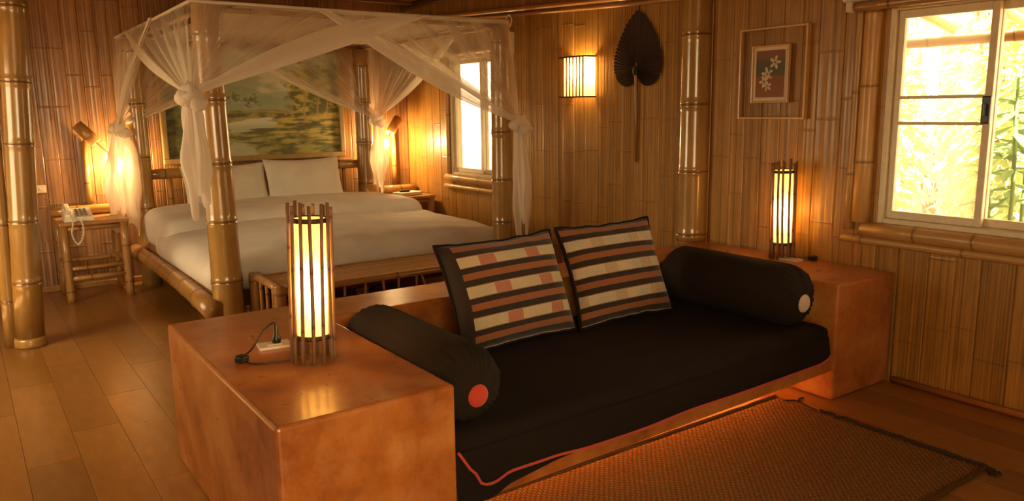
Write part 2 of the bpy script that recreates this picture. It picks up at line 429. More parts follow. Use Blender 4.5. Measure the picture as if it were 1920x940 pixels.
# rug material: coarse rope weave
def mk_rug():
    t = NT('woven_hyacinth'); tc = t.attr('tc').outputs['Vector']
    sx = t.n('ShaderNodeSeparateXYZ'); t.l(tc, sx.inputs[0])
    x, y = sx.outputs[0], sx.outputs[1]
    wob = t.math('MULTIPLY', t.noise(tc, 8, 2), 0.012)
    row = t.math('MULTIPLY', t.math('ADD', x, wob), 75.0)
    par = t.math('MULTIPLY', t.math('MODULO', t.math('FLOOR', row), 2.0), 0.5)
    a = t.math('ABSOLUTE', t.math('SINE', t.math('MULTIPLY', row, pi)))
    b = t.math('ABSOLUTE', t.math('SINE', t.math('MULTIPLY', t.math('ADD', t.math('MULTIPLY', y, 34.0), par), pi)))
    n = t.noise(tc, 60, 4)
    h = t.math('MULTIPLY', t.math('MULTIPLY', t.math('POWER', a, 0.6), t.math('POWER', b, 0.6)), t.math('ADD', t.math('MULTIPLY', n, 1.1), 0.35)); n2 = t.noise(tc, 3, 3)
    col = t.mix(n, (0.36, 0.185, 0.05), (0.52, 0.30, 0.10))
    col = t.mix(t.math('MULTIPLY', n2, 0.45), col, (0.26, 0.13, 0.035))
    col = t.mix(h, (0.09, 0.035, 0.01), col)
    t.bsdf(col, 0.75, t.bump(h, 0.9, 0.008), 0, spec=0.25); return t.m
M['rug'] = mk_rug()
M['fringe'] = plain('dark_cord', (0.035, 0.022, 0.014), 0.9)

# ================================================================== THE SETTING
ZC = 2.56          # ceiling height
YB = 5.5           # wall behind the bed
XL, YF = -5.3, -3.2

def struct(name, mb, mat, origin=(0, 0, 0)):
    return tag(obj(name, mb, mat, None, origin), kind='structure')

# ---- floor: base slab and laminate planks laid along the room
floor = struct('floor', box(MB(), (XL - 0.1, YF - 0.1, -0.12), (0.12, YB + 0.1, -0.012)), M['darkwood'])
def plank_mesh(w, L):
    mb = MB(); b = 0.0012
    x, y = w / 2 - 0.0006, L / 2 - 0.0006
    vs = [(-x, -y, -b), (x, -y, -b), (x, y, -b), (-x, y, -b), (-x + b, -y + b, 0), (x - b, -y + b, 0), (x - b, y - b, 0), (-x + b, y - b, 0),
          (-x, -y, -.012), (x, -y, -.012), (x, y, -.012), (-x, y, -.012)]
    fs = [(4, 5, 6, 7), (0, 1, 5, 4), (1, 2, 6, 5), (2, 3, 7, 6), (3, 0, 4, 7), (8, 9, 1, 0), (9, 10, 2, 1), (10, 11, 3, 2), (11, 8, 0, 3)]
    mb.add(vs, fs, smooth=False); m = mb.mesh('plank'); m.materials.append(M['floor']); return m
PW, PL = 0.205, 1.21
pm = plank_mesh(PW, PL); rngf = random.Random(3)
nx = int(5.3 / PW) + 1
for i in range(nx):
    cx = -0.0 - PW / 2 - i * PW
    off = (i % 3) * 0.41 + rngf.uniform(-0.08, 0.08)
    y = YF - off
    while y < YB:
        y0, y1 = max(y, YF), min(y + PL, YB)
        if y1 - y0 > 0.1:
            link_mesh('plank', pm, floor, (cx, (y0 + y1) / 2, 0), (1, (y1 - y0) / PL, 1))
        y += PL

# ---- split bamboo boards
def board_mesh(w, z0, z1, rng, mat, ribs=8, name='board'):
    mb = MB(); zs = [(z0, 0)]
    z = z0 + rng.uniform(0.08, 0.4)
    while z < z1 - 0.03:
        zs += [(z - 0.013, 0.0), (z - 0.006, 0.0), (z - 0.002, 1.0), (z + 0.003, 0.75), (z + 0.009, 0.0), (z + 0.016, 0.0)]; z += rng.uniform(0.36, 0.62)
    zs.append((z1, 0)); prof = []
    for k in range(ribs):
        u0, u1 = k / ribs, (k + 1) / ribs; m = u0 + (u1 - u0) * rng.uniform(0.4, 0.6); d = rng.uniform(0.002, 0.005)
        prof += [(u0, 0.001), (m, d)]
    prof.append((1.0, 0.001)); prof = [(0.004, -0.004)] + [(min(max(u, 0.004), 0.996), d) for u, d in prof] + [(0.996, -0.004)]
    vs, tc, nd, fs = [], [], [], []; n = len(prof); ph = rng.uniform(0, 50)
    for z, q in zs:
        for u, d in prof:
            vs.append((-(d + (0.0025 if 0 < q < 1 else 0.0)), (u - 0.5) * w, z)); tc.append(((u - 0.5) * w + ph, 0, z)); nd.append(q)
    for i in range(len(zs) - 1):
        for j in range(n - 1): fs.append((i * n + j, i * n + j + 1, (i + 1) * n + j + 1, (i + 1) * n + j))
    fs = [f[::-1] for f in fs]
    mb.add(vs, fs, tc, nd); m = mb.mesh(name); m.materials.append(mat); return m

W1 = (-1.30, 0.185, 0.85, 1.97)      # garden window opening y0, y1, z0, z1
W2 = (3.72, 4.60, 0.85, 1.97)        # bed window opening
BW = 0.145
rb = random.Random(11)

def wall_with_holes(mb, axis, c0, c1, a0, a1, z1, holes):
    """slab across axis ('x' or 'y') between c0 and c1, running a0..a1, with rectangular holes"""
    def bx(p0, p1, q0, q1):
        if p1 - p0 < 1e-4 or q1 - q0 < 1e-4: return
        if axis == 'x': box(mb, (c0, p0, q0), (c1, p1, q1))
        else: box(mb, (p0, c0, q0), (p1, c1, q1))
    cur = a0
    for h in sorted(holes):
        bx(cur, h[0], 0, z1); bx(h[0], h[1], 0, h[2]); bx(h[0], h[1], h[3], z1); cur = h[1]
    bx(cur, a1, 0, z1); return mb

wall_r = struct('wall_right', wall_with_holes(MB(), 'x', 0.012, 0.12, YF - 0.1, YB + 0.1, ZC, [W1, W2]), M['darkwood'])
full = [board_mesh(BW, 0.0, ZC, rb, M['board']) for _ in range(9)]
lower = [board_mesh(BW, 0.0, W1[2], rb, M['board']) for _ in range(5)]
upper = [board_mesh(BW, W1[3], ZC, rb, M['board']) for _ in range(4)]
y = YB
while y > -2.4:
    w = BW * rb.uniform(0.72, 1.12); y0 = y - w
    hole = next((h for h in (W1, W2) if y0 < h[1] - 0.001 and y > h[0] + 0.001), None)
    def put(ms, a, b): link_mesh('board', rb.choice(ms), wall_r, (0, (a + b) / 2, 0), (1, (b - a) / BW, 1))
    if hole is None: put(full, y0, y)
    else:
        if y > hole[1] + 0.012: put(full, hole[1], y)
        a, b = max(y0, hole[0]), min(y, hole[1])
        put(lower, a, b); put(upper, a, b)
        if y0 < hole[0] - 0.012: put(full, y0, hole[0])
    y = y0

wall_b = struct('wall_back', box(MB(), (XL - 0.1, YB + 0.012, 0), (0.12, YB + 0.1, ZC)), M['darkwood'])
bfull = [board_mesh(BW, 0.0, ZC, rb, M['board_dark'], 8) for _ in range(9)]
x = 0.0
while x > -5.2:
    w = BW * rb.uniform(0.6, 1.05)
    link_mesh('board', rb.choice(bfull), wall_b, (x - w / 2, YB, 0), (1, w / BW, 1), R(90)); x -= w
# walls never in view: plain woven-board walls with window openings added to light the daybed
wl = struct('wall_left', wall_with_holes(MB(), 'x', XL - 0.1, XL, YF - 0.1, YB + 0.1, ZC, [(2.2, 3.6, 0.7, 2.0)]), M['trimwood'])
wf = struct('wall_front', wall_with_holes(MB(), 'y', YF - 0.1, YF, XL - 0.1, 0.1, ZC, [(-5.15, -3.2, 0.75, 2.15)]), M['trimwood'])
ceil = struct('ceiling', box(MB(), (XL - 0.1, YF - 0.1, ZC), (0.12, YB + 0.1, ZC + 0.1)), M['ceilwood'])
for i in range(13):      # ceiling battens over the bed and sofa
    mb = MB(); yy = YB - 0.25 - i * 0.45; bbox(mb, (XL + 0.05, yy - 0.03, ZC - 0.035), (-0.03, yy + 0.03, ZC), 0.004, 1); obj('batten', mb, M['ceilwood'], ceil)

# ---- trims
mb = MB(); tube(mb, [(-0.022, 5.48, 2.40), (-0.022, 4.81, 2.365), (-0.022, 2.4, 2.245), (-0.022, 0.6, 2.165)], 0.022, 8)
tube(mb, [(-0.02, 5.48, 2.355), (-0.02, 2.4, 2.20), (-0.02, 0.6, 2.12)], 0.014, 8)
struct('trim_1', mb, M['trimwood'])
mb = MB(); bbox(mb, (-0.05, 2.0, 2.50), (0.0, 5.48, 2.555), 0.006, 1); struct('trim_2', mb, M['darkwood'])
mb = MB(); tube(mb, [(-0.018, 0.03, 0.02), (-0.018, -2.4, 0.02)], 0.018, 8); struct('baseboard_right', mb, M['trimwood'])
mb = MB(); bbox(mb, (-5.2, 5.455, 0.0), (-0.03, 5.49, 0.05), 0.006, 1); struct('baseboard_back', mb, M['trimwood'])
# big culms fixed to the wall
mb = MB(); pole(mb, (-0.055, 1.44, 0.60), (-0.055, 1.44, 2.54), 0.098, 0.092, 0.40, 22, first=0.045, rng=random.Random(5)); struct('trim_3', mb, M['post'])
mb = MB(); pole(mb, (-0.02, 0.27, 0.85), (-0.02, 0.27, 2.0), 0.048, 0.045, 0.42, 14, first=0.32); struct('trim_4', mb, M['cane'])
mb = MB(); pole(mb, (-0.012, 0.345, 0.80), (-0.012, 0.345, 2.52), 0.026, 0.024, 0.5, 10, first=0.3); struct('trim_5', mb, M['cane'])
mb = MB(); pole(mb, (-0.035, 0.245, 0.812), (-0.035, -2.0, 0.812), 0.042, 0.042, 0.33, 14, first=0.29); struct('trim_6', mb, M['cane'])
mb = MB(); pole(mb, (-0.03, 0.37, 0.752), (-0.03, -2.0, 0.752), 0.022, 0.024, 0.48, 10, first=0.12); struct('trim_7', mb, M['cane'])

# ---- windows
def window(n, W, mull, barz, latch, pan_l, out):
    y0, y1, z0, z1 = W
    w = bpy.data.objects.new('window_%d' % n, None); COL.objects.link(w); w.location = (0.03, (y0 + y1) / 2, z0); w['kind'] = 'structure'
    def bar(name, lo, hi, mat=M['winframe'], bev=0.004):
        m = MB(); bbox(m, lo, hi, bev, 1); return obj(name, m, mat, w)
    fw = 0.045
    bar('jamb', (-0.012, y1 - 0.03, z0), (0.10, y1, z1)); bar('jamb', (-0.012, y0, z0), (0.10, y0 + 0.03, z1))
    bar('head', (-0.012, y0 + 0.031, z1 - 0.03), (0.10, y1 - 0.031, z1)); bar('sill', (-0.012, y0 + 0.031, z0), (0.10, y1 - 0.031, z0 + 0.028))
    # sash on the inner track (towards the bed) and on the outer track
    for nm, a, b, x0, mat in (('sash', mull, y1 - 0.031, 0.012, pan_l), ('sash', y0 + 0.031, mull + 0.035, 0.052, M['glass'])):
        s0 = 0.034
        sz = z0 + 0.029
        m = MB(); bbox(m, (x0, a, sz), (x0 + 0.032, a + s0, z1 - 0.031), 0.003, 1); st = obj(nm, m, M['winframe'], w)
        m = MB(); bbox(m, (x0, b - s0, sz), (x0 + 0.032, b, z1 - 0.031), 0.003, 1); obj('stile', m, M['winframe'], st)
        m = MB(); bbox(m, (x0, a + s0, sz), (x0 + 0.032, b - s0, sz + 0.04), 0.003, 1); obj('rail', m, M['winframe'], st)
        m = MB(); bbox(m, (x0, a + s0, z1 - 0.07), (x0 + 0.032, b - s0, z1 - 0.031), 0.003, 1); obj('rail', m, M['winframe'], st)
        m = MB(); box(m, (x0 + 0.014, a + s0, sz + 0.04), (x0 + 0.018, b - s0, z1 - 0.07)); obj('pane', m, mat, st)
        if x0 < 0.03:
            for z in barz:
                m = MB(); bbox(m, (x0 + 0.002, a + s0, z - 0.008), (x0 + 0.03, b - s0, z + 0.008), 0.002, 1); obj('glazing_bar', m, M['winframe'], st)
    if latch:
        m = MB(); bbox(m, (-0.012, mull - 0.006, 1.375), (0.011, mull + 0.034, 1.505), 0.006, 2); obj('latch', m, M['blackplastic'], w)
        m = MB(); bbox(m, (-0.022, mull + 0.006, 1.41), (-0.012, mull + 0.02, 1.47), 0.003, 1); obj('latch_lever', m, M['blackplastic'], w)
    return w
window(1, W1, -0.325, (1.375, 1.505), True, M['screen'], 1)
window(2, W2, 4.06, (), False, M['glass'], 2)
# bamboo casing of the bed window
mb = MB(); pole(mb, (-0.02, 4.63, 0.80), (-0.02, 4.63, 2.0), 0.024, gap=0.4, n=10); struct('trim_8', mb, M['cane'])
mb = MB(); pole(mb, (-0.03, 4.66, 0.822), (-0.03, 3.62, 0.822), 0.036, gap=0.36, n=12); struct('trim_9', mb, M['cane'])
mb = MB(); pole(mb, (-0.025, 4.70, 0.735), (-0.025, 3.60, 0.735), 0.022, gap=0.42, n=10); struct('trim_10', mb, M['cane'])
mb = MB(); pole(mb, (-0.02, 3.69, 0.80), (-0.02, 3.69, 2.0), 0.024, gap=0.4, n=10); struct('trim_11', mb, M['cane'])
mb = MB(); pole(mb, (-0.03, 4.68, 1.995), (-0.03, 3.62, 1.995), 0.026, gap=0.4, n=10); struct('trim_12', mb, M['cane'])

# ================================================================== CEMENT DAYBED
SX, SW, SH = -3.343, 1.378, 0.60
bed_ = thing('cement_daybed', (SX / 2, 0.7, 0), 'wide built-in daybed of polished orange cement with thick block arms', 'daybed')
def cem(name, lo, hi, bev=0.014):
    m = MB(); bbox(m, lo, hi, bev, 3); o = obj(name, m, M['cement'], bed_); return o
cem('arm', (SX, 0.0, 0.0), (-2.753, SW, SH)); cem('arm', (-0.514, 0.068, 0.0), (-0.012, SW, SH))
cem('back_ledge', (-2.757, 1.055, 0.0), (-0.510, SW, SH), 0.012)
m = MB()
def slab(m, z0, z1, yl, yr, xl=-2.752, xr=-0.515, yb=1.056):
    vs = [(xl, yl, z0), (xr, yr, z0), (xr, yb, z0), (xl, yb, z0), (xl, yl, z1), (xr, yr, z1), (xr, yb, z1), (xl, yb, z1)]
    m.add(vs, [(3, 2, 1, 0), (4, 5, 6, 7), (0, 1, 5, 4), (1, 2, 6, 5), (2, 3, 7, 6), (3, 0, 4, 7)], smooth=False)
slab(m, 0.152, 0.225, 0.028, 0.085); obj('seat_slab', m, M['cement'], bed_)
# hidden light tube under the slab that makes the rug glow
ul = thing('under_seat_light', (-1.6, 0.42, 0), 'orange light tube glowing under the daybed seat', 'lamp')
m = MB(); tube(m, [(-2.6, 0.42, 0.118), (-0.62, 0.42, 0.118)], 0.013, 10); obj('light_tube', m, M['tube_light'], ul)
m = MB(); bbox(m, (-2.66, 0.39, 0.133), (-0.56, 0.45, 0.1515), 0.003, 1); obj('batten', m, M['white'], ul)
for xx in (-2.64, -0.6):
    m = MB(); bbox(m, (xx - 0.018, 0.402, 0.100), (xx + 0.018, 0.438, 0.134), 0.003, 1); obj('socket', m, M['white'], ul)

# ---- black seat mattress with a cover hanging over the front
mt = thing('seat_mattress', (-1.63, 0.5, 0.225), 'black cotton daybed mattress with red piped hem hanging in front', 'mattress')
def yfront(x): return 0.030 + 0.052 * (x + 2.75) / 2.235
m = MB()
def mfn(p):
    x = p.x - 1.634; t = (0.51 - p.y) / 1.02          # 0 at the back, 1 in front
    y = 1.05 - t * (1.05 - yfront(x))
    wr = 0.005 * noise.noise(Vector((x * 2.2, y * 3.0, 1.0))) + 0.003 * noise.noise(Vector((x * 7, y * 5, 4)))
    z = p.z + 0.31 + (wr if p.z > 0 else 0)
    return (x + 1.634, y, z)
rounded(m, (-1.634, 0, 0), (1.112, 0.51, 0.085), (0.03, 0.06, 0.05), (50, 26, 6), fn=lambda p: mfn(Vector((p.x, p.y, p.z))))
obj('mattress', m, M['black'], mt)
HP = [(-2.748, 0.36), (-2.70, 0.29), (-2.645, 0.215), (-2.61, 0.212), (-2.53, 0.232), (-2.35, 0.228), (-2.15, 0.216), (-1.9, 0.215), (-1.55, 0.222), (-1.2, 0.222), (-0.9, 0.220), (-0.66, 0.224), (-0.60, 0.235), (-0.545, 0.262)]
def hem(x):
    for (a, za), (b, zb) in zip(HP, HP[1:]):
        if x <= b: 
            t = (x - a) / (b - a); t = t * t * (3 - 2 * t); return za + (zb - za) * t
    return HP[-1][1]
def drop(x):   # how far the cloth hangs below the piping
    if x < -2.58: return 0.055 + 0.17 * max(0.0, (-2.62 - x) / 0.13)
    return max(0.004, 0.055 * (1 - (x + 2.58) / 0.42))
m = MB()
def flap(u, v):
    x = -2.748 + u * 2.185; z1 = 0.345; z0 = max(0.155, hem(x) - drop(x))
    z = z1 + (z0 - z1) * v
    y = yfront(x) - 0.006 - 0.012 * sin(v * 1.4) - 0.004 * sin(x * 9) * v
    return (x, y, z)
grid(m, flap, 90, 10); obj('cover_flap', m, M['black'], mt)
m = MB(); pts = []
for i in range(100):
    x = -2.746 + i / 99 * 2.183; pts.append((x, yfront(x) - 0.0235 - 0.004 * sin(x * 9) * 0.8, hem(x)))
tube(m, pts, 0.0052, 6); tag(obj('piping', m, M['red'], mt), 'red piping along the hem')

# ---- bolsters
def bolster(x, y0, y1, r, zc, button, label):
    t = thing('bolster', (x, (y0 + y1) / 2, zc - r), label, 'bolster', 'bolsters of the daybed')
    n = 120; prof = []
    L = y1 - y0
    for s, k in ((0.0, 0.26), (0.004, 0.40), (0.012, 0.56), (0.028, 0.74), (0.05, 0.87), (0.08, 0.955), (0.12, 0.99), (0.2, 1.0)): prof.append((s, k))
    prof += [(L * 0.35, 1.0), (L * 0.5, 1.0), (L * 0.65, 1.0)] + [(L - s, k) for s, k in reversed(prof)]
    vs, fs = [], []; rng = random.Random(int(abs(x) * 100))
    ph = [rng.uniform(-1, 1) for _ in range(n)]
    for s, k in prof:
        e = min(s, L - s); fold = 0.16 * math.exp(-e / 0.06)
        for j in range(n):
            a = 2 * pi * j / n
            rr = r * k * (1 + fold * (0.5, 1, 0.2, -1)[(j + int(ph[j // 4] * 2)) % 4] * (0.6 + 0.4 * ph[j // 4])) + 0.003 * noise.noise(Vector((cos(a) * 2, sin(a) * 2, s * 6 + x)))
            zz = sin(a) * rr
            zz = max(zz, -r * 0.93)
            vs.append((x + cos(a) * rr * 1.0, y0 + s, zc + zz - 0.035 * (1 - k)))
    K = len(prof)
    fs = [(i * n + (j + 1) % n, i * n + j, (i + 1) * n + j, (i + 1) * n + (j + 1) % n)[::-1] for i in range(K - 1) for j in range(n)]
    m = MB(); m.add(vs, fs); obj('cushion_body', m, M['bolster'], t)
    for yy, sg in ((y0, -1), (y1, 1)):
        m = MB(); ball(m, (x, yy + 0.004 * -sg, zc - 0.027), r * 0.30, 18, 9, (1, 0.45, 1)); tag(obj('button', m, button, t), 'round covered button closing the gathered end')
bolster(-2.612, 0.085, 0.985, 0.139, 0.395 + 0.135, M['red'], 'black bolster with a red end button, beside the nearer cement arm')
bolster(-0.676, 0.145, 1.03, 0.154, 0.395 + 0.149, M['button_white'], 'black bolster with a pale end button, beside the far cement arm')

# ---- striped cushions
def cushion(cx, yb, w, h, th, lean, yaw, roll, mat, label, seed):
    base = Vector((cx, yb, 0.406))
    t = thing('cushion', tuple(base), label, 'cushion', 'striped cushions on the daybed')
    Mx = Matrix.Translation(base) @ Matrix.Rotation(yaw, 4, 'Z') @ Matrix.Rotation(-lean, 4, 'X') @ Matrix.Rotation(roll, 4, 'Y')
    def surf(side):
        def f(u, v):
            a, b = 2 * u - 1, 2 * v - 1
            k = max(0.0, (1 - abs(a) ** 2.6)) ** 0.55 * max(0.0, (1 - abs(b) ** 2.6)) ** 0.55
            px = a * w / 2 * (1 - 0.07 * (1 - b * b) * abs(a) ** 3); pz = h / 2 + b * h / 2 * (1 - 0.07 * (1 - a * a) * abs(b) ** 3)
            wr = 0.006 * noise.noise(Vector((u * 3 + seed, v * 4, seed))) + 0.004 * noise.noise(Vector((u * 9, v * 9 + seed, 2)))
            edge = 0.006 * noise.noise(Vector((u * 8 + seed, v * 8, 7))) * (max(abs(a), abs(b)) ** 6)
            return Mx @ Vector((px, side * (th * k + wr * min(1, k * 2)), pz + edge))
        return f
    m = MB(); grid(m, surf(-1), 40, 34); obj('front_panel', m, mat, t)
    m = MB(); fb = surf(1); grid(m, lambda u, v: fb(1 - u, v), 30, 24); tag(obj('back_panel', m, M['black'], t), 'plain black back')
    m = MB(); f = surf(-1); loop = []
    N = 36
    for i in range(N): loop.append(f(i / N, 0))
    for i in range(N): loop.append(f(1, i / N))
    for i in range(N): loop.append(f(1 - i / N, 1))
    for i in range(N + 1): loop.append(f(0, 1 - i / N))
    tube(m, loop, 0.008, 6); obj('seam', m, M['black'], t)
cushion(-1.935, 0.76, 0.69, 0.51, 0.11, R(23), R(4), R(0), M['stripe_red'], 'striped cushion with red figured patches, nearer the lit lamp', 1.0)
cushion(-1.265, 0.757, 0.64, 0.52, 0.085, R(23), R(0), R(0), M['stripe_pale'], 'striped cushion with plain pale bands, beside the far bolster', 4.0)

# ================================================================== LAMPS
def bulb(parent, c, watt, r=0.024):
    m = MB(); ball(m, c, r, 12, 9, (1, 1, 1.5))
    return obj('bulb', m, emis('lit_bulb', WARM, watt / (124 * r * r * 1.3)), parent)
WARM = (1.0, 0.64, 0.26)
def table_lamp(x, y, z, nst, r, H, label, seed, watt, rp=0.054):
    t = thing('table_lamp', (x, y, z), label, 'lamp', 'bamboo stick lamps on the daybed arms'); rng = random.Random(seed)
    m = MB(); lathe(m, (x, y, z), [(rp, 0.095), (rp, 0.30), (rp, H - 0.05)], 28); sh = obj('shade', m, M['paper'], t)
    for zz in (0.09, H - 0.055):
        m = MB(); lathe(m, (x, y, z + zz), [(rp + 0.004, -0.008), (rp + 0.012, -0.008), (rp + 0.012, 0.008), (rp + 0.004, 0.008), (rp + 0.004, -0.008)], 28); obj('hoop', m, M['darkwood'], t)
    m = MB(); lathe(m, (x, y, z), [(0.0, 0.092), (rp + 0.004, 0.092), (rp + 0.004, 0.08), (0.0, 0.08)], 24); obj('floor_disc', m, M['darkwood'], t)
    m = MB(); lathe(m, (x, y, z), [(0.022, 0.092), (0.022, 0.16), (0.014, 0.17), (0.0, 0.17)], 14); obj('bulb_holder', m, M['white'], t)
    bulb(t, (x, y, z + 0.27), watt)
    for k in range(nst):
        a = 2 * pi * (k + rng.uniform(-0.15, 0.15)) / nst; a2 = a + rng.uniform(-0.10, 0.10); rr = r + rng.uniform(-0.004, 0.004)
        h = H + rng.uniform(-0.014, 0.012)
        m = MB(); pole(m, (x + cos(a) * rr, y + sin(a) * rr, z + 0.001), (x + cos(a2) * rr, y + sin(a2) * rr, z + h), 0.0075, 0.0065, 0.22, 8, bend=rng.uniform(-0.006, 0.006), rng=rng)
        obj('stick', m, M['stick'], t)
    return t
table_lamp(-3.022, 0.535, SH, 13, 0.074, 0.56, 'lit lamp of thin bamboo sticks on the nearest cement arm', 2, 15.0).rotation_euler.y = 0.03
table_lamp(-0.125, 0.68, SH, 13, 0.067, 0.56, 'lit lamp of thin bamboo sticks on the far arm by the window', 5, 14.0).rotation_euler.y = -0.035

def outlet(x, y, sx, sy, rz, plug, label):
    t = thing('socket_plate', (x, y, SH), label, 'socket')
    r3 = Matrix.Rotation(rz, 3, 'Z')
    m = MB(); bbox(m, (x - sx, y - sy, SH), (x + sx, y + sy, SH + 0.012), 0.003, 2, r3); obj('plate', m, M['white'], t)
    m = MB(); bbox(m, (x - sx * 0.45, y - sy * 0.5, SH + 0.012), (x + sx * 0.45, y + sy * 0.5, SH + 0.015), 0.001, 1, r3); obj('socket_face', m, M['white'], t)
    return t
outlet(-3.085, 0.775, 0.06, 0.04, R(-8), True, 'white socket plate holding a black plug, on the nearest cement arm')
outlet(-0.155, 0.60, 0.035, 0.06, R(0), True, 'white socket plate at the foot of the lamp by the window')
c1 = thing('lamp_cord', (-3.2, 0.7, SH), 'black lamp cord with plug and inline switch on the nearest cement arm', 'cord')
m = MB(); lathe(m, (-3.075, 0.775, SH + 0.0155), [(0.0, 0), (0.017, 0), (0.017, 0.018), (0.010, 0.03), (0.007, 0.065), (0.0, 0.067)], 12); obj('plug', m, M['blackplastic'], c1)
def spline(P, n=10):
    P = [Vector(p) for p in P]; out = []
    for i in range(len(P) - 1):
        a, b, c, d = P[max(i - 1, 0)], P[i], P[i + 1], P[min(i + 2, len(P) - 1)]
        for k in range(n):
            t = k / n; out.append(0.5 * ((2 * b) + (c - a) * t + (2 * a - 5 * b + 4 * c - d) * t * t + (3 * b - a - 3 * c + d) * t ** 3))
    out.append(P[-1]); return out
m = MB(); tube(m, spline([(-3.075, 0.775, SH + 0.08), (-3.085, 0.772, SH + 0.095), (-3.13, 0.75, SH + 0.075), (-3.19, 0.70, SH + 0.03), (-3.232, 0.665, SH + 0.02)]), 0.0035, 6); obj('cable', m, M['blackplastic'], c1)
m = MB(); bbox(m, (-3.262, 0.635, SH + 0.001), (-3.222, 0.675, SH + 0.028), 0.008, 2, Matrix.Rotation(0.5, 3, 'Z')); obj('switch', m, M['blackplastic'], c1)
m = MB(); tube(m, spline([(-3.24, 0.645, SH + 0.008), (-3.215, 0.60, SH + 0.004), (-3.16, 0.575, SH + 0.004), (-3.10, 0.565, SH + 0.004)]), 0.0028, 6); obj('cable', m, M['blackplastic'], c1)
c2 = thing('lamp_cord', (-0.08, 0.56, SH), 'black cord with inline switch beside the lamp by the window', 'cord')
m = MB(); tube(m, spline([(-0.15, 0.62, SH + 0.016), (-0.11, 0.60, SH + 0.006), (-0.07, 0.55, SH + 0.006), (-0.05, 0.53, SH + 0.008)]), 0.003, 6); obj('cable', m, M['blackplastic'], c2)
m = MB(); bbox(m, (-0.075, 0.505, SH + 0.001), (-0.03, 0.545, SH + 0.026), 0.007, 2); obj('switch', m, M['blackplastic'], c2)

# ---- wall sconce
sc = thing('wall_sconce', (0, 2.6, 1.55), 'lit box sconce of paper and thin bamboo sticks on the wall', 'lamp')
y0, y1, xo, z0, z1 = 2.475, 2.715, -0.11, 1.565, 1.85
m = MB()
vs = [(xo, y1, z0), (xo, y0, z0), (-0.002, y0, z0), (xo, y1, z1), (xo, y0, z1), (-0.002, y0, z1), (-0.002, y1, z0), (-0.002, y1, z1)]
m.add(vs, [(0, 1, 4, 3), (1, 2, 5, 4), (6, 0, 3, 7)], smooth=False); obj('paper_shade', m, M['paper'], sc)
for zz in (z0 - 0.012, z1):
    m = MB(); bbox(m, (xo - 0.012, y0 - 0.01, zz), (xo + 0.006, y1 + 0.05, zz + 0.012), 0.003, 1); obj('rail', m, M['darkwood'], sc)
    m = MB(); bbox(m, (xo + 0.006, y0 - 0.012, zz), (-0.002, y0 + 0.004, zz + 0.012), 0.003, 1); obj('rail', m, M['darkwood'], sc)
for k in range(7):
    yy = y1 - 0.005 - k * (y1 - y0 - 0.01) / 6; m = MB(); pole(m, (xo - 0.008, yy, z0 - 0.004), (xo - 0.008, yy, z1 + 0.006), 0.0055, gap=0.2, n=8); obj('stick', m, M['stick'], sc)
bulb(sc, (-0.055, 2.58, 1.75), 22.0)

# ================================================================== CANOPY BED
BX0, BX1, BY0, BY1, ZT = -2.70, -0.60, 2.87, 5.27, 2.11
bed = thing('canopy_bed', (-1.64, 4.05, 0), 'four-poster bed of thick golden bamboo culms', 'bed')
def bpole(name, a, b, r0, r1=None, gap=0.35, n=16, first=None, mat='post', bend=0.0, seed=1):
    m = MB(); pole(m, a, b, r0, r1, gap, n, first, bend, random.Random(seed)); return obj(name, m, M[mat], bed)
bpole('post', (BX0 + 0.01, BY0, 0), (BX0 + 0.005, BY0 + 0.03, 2.5), 0.098, 0.074, 0.37, 22, 0.10, seed=3)
bpole('post', (BX1, BY0, 0), (BX1 + 0.005, BY0, 2.08), 0.080, 0.070, 0.37, 20, 0.28, seed=4)
bpole('post', (BX0, BY1, 0), (BX0, BY1, 2.08), 0.085, 0.075, 0.4, 18, seed=5)
bpole('post', (BX1 - 0.02, BY1, 0), (BX1 - 0.02, BY1, 2.07), 0.088, 0.078, 0.42, 18, seed=6)
# canopy rails
for a, b in (((BX0, BY0, ZT - 0.03), (BX1, BY0, ZT - 0.03)), ((BX0, BY1, ZT - 0.03), (BX1, BY1, ZT - 0.03)), ((BX0, BY0, ZT - 0.03), (BX0, BY1, ZT - 0.03)), ((BX1, BY0, ZT - 0.03), (BX1, BY1, ZT - 0.03))):
    bpole('canopy_rail', a, b, 0.016, gap=0.5, n=8, mat='pole', seed=9)
# side and foot rails: one thick culm outside, a thinner one above it
bpole('side_rail', (-2.80, 5.32, 0.30), (-2.80, 2.80, 0.275), 0.062, 0.066, 0.4, 16, mat='pole', bend=0.03, seed=12)
bpole('side_rail', (-0.47, 5.32, 0.30), (-0.47, 2.80, 0.275), 0.062, 0.066, 0.4, 16, mat='pole', seed=13)
bpole('slat_rail', (-2.70, 5.33, 0.36), (-2.70, 2.9, 0.33), 0.045, 0.045, 0.4, 12, mat='stick', seed=14)
bpole('foot_rail', (-2.9, 2.76, 0.27), (-0.40, 2.76, 0.27), 0.05, 0.05, 0.4, 14, mat='pole', seed=15) if False else None
m = MB(); bbox(m, (-2.74, 2.96, 0.24), (-0.52, 5.30, 0.335), 0.01, 1); obj('platform', m, M['darkwood'], bed)
for xx in (-2.45, -1.64, -0.85):
    for yy in (3.2, 5.0): bpole('leg', (xx, yy, 0), (xx, yy, 0.245), 0.05, n=12, mat='stick', seed=16)
# headboard
bpole('headboard_rail', (-2.72, 5.335, 0.955), (-0.545, 5.335, 0.955), 0.047, 0.047, 0.38, 14, mat='post', seed=17)
bpole('headboard_rail', (-2.70, 5.335, 0.45), (-0.56, 5.335, 0.45), 0.036, 0.036, 0.38, 12, mat='pole', seed=18)
for k in range(9):
    xx = -2.47 + k * 0.205; bpole('headboard_slat', (xx, 5.335, 0.47), (xx, 5.335, 0.93), 0.02, n=10, mat='pole', seed=20 + k)

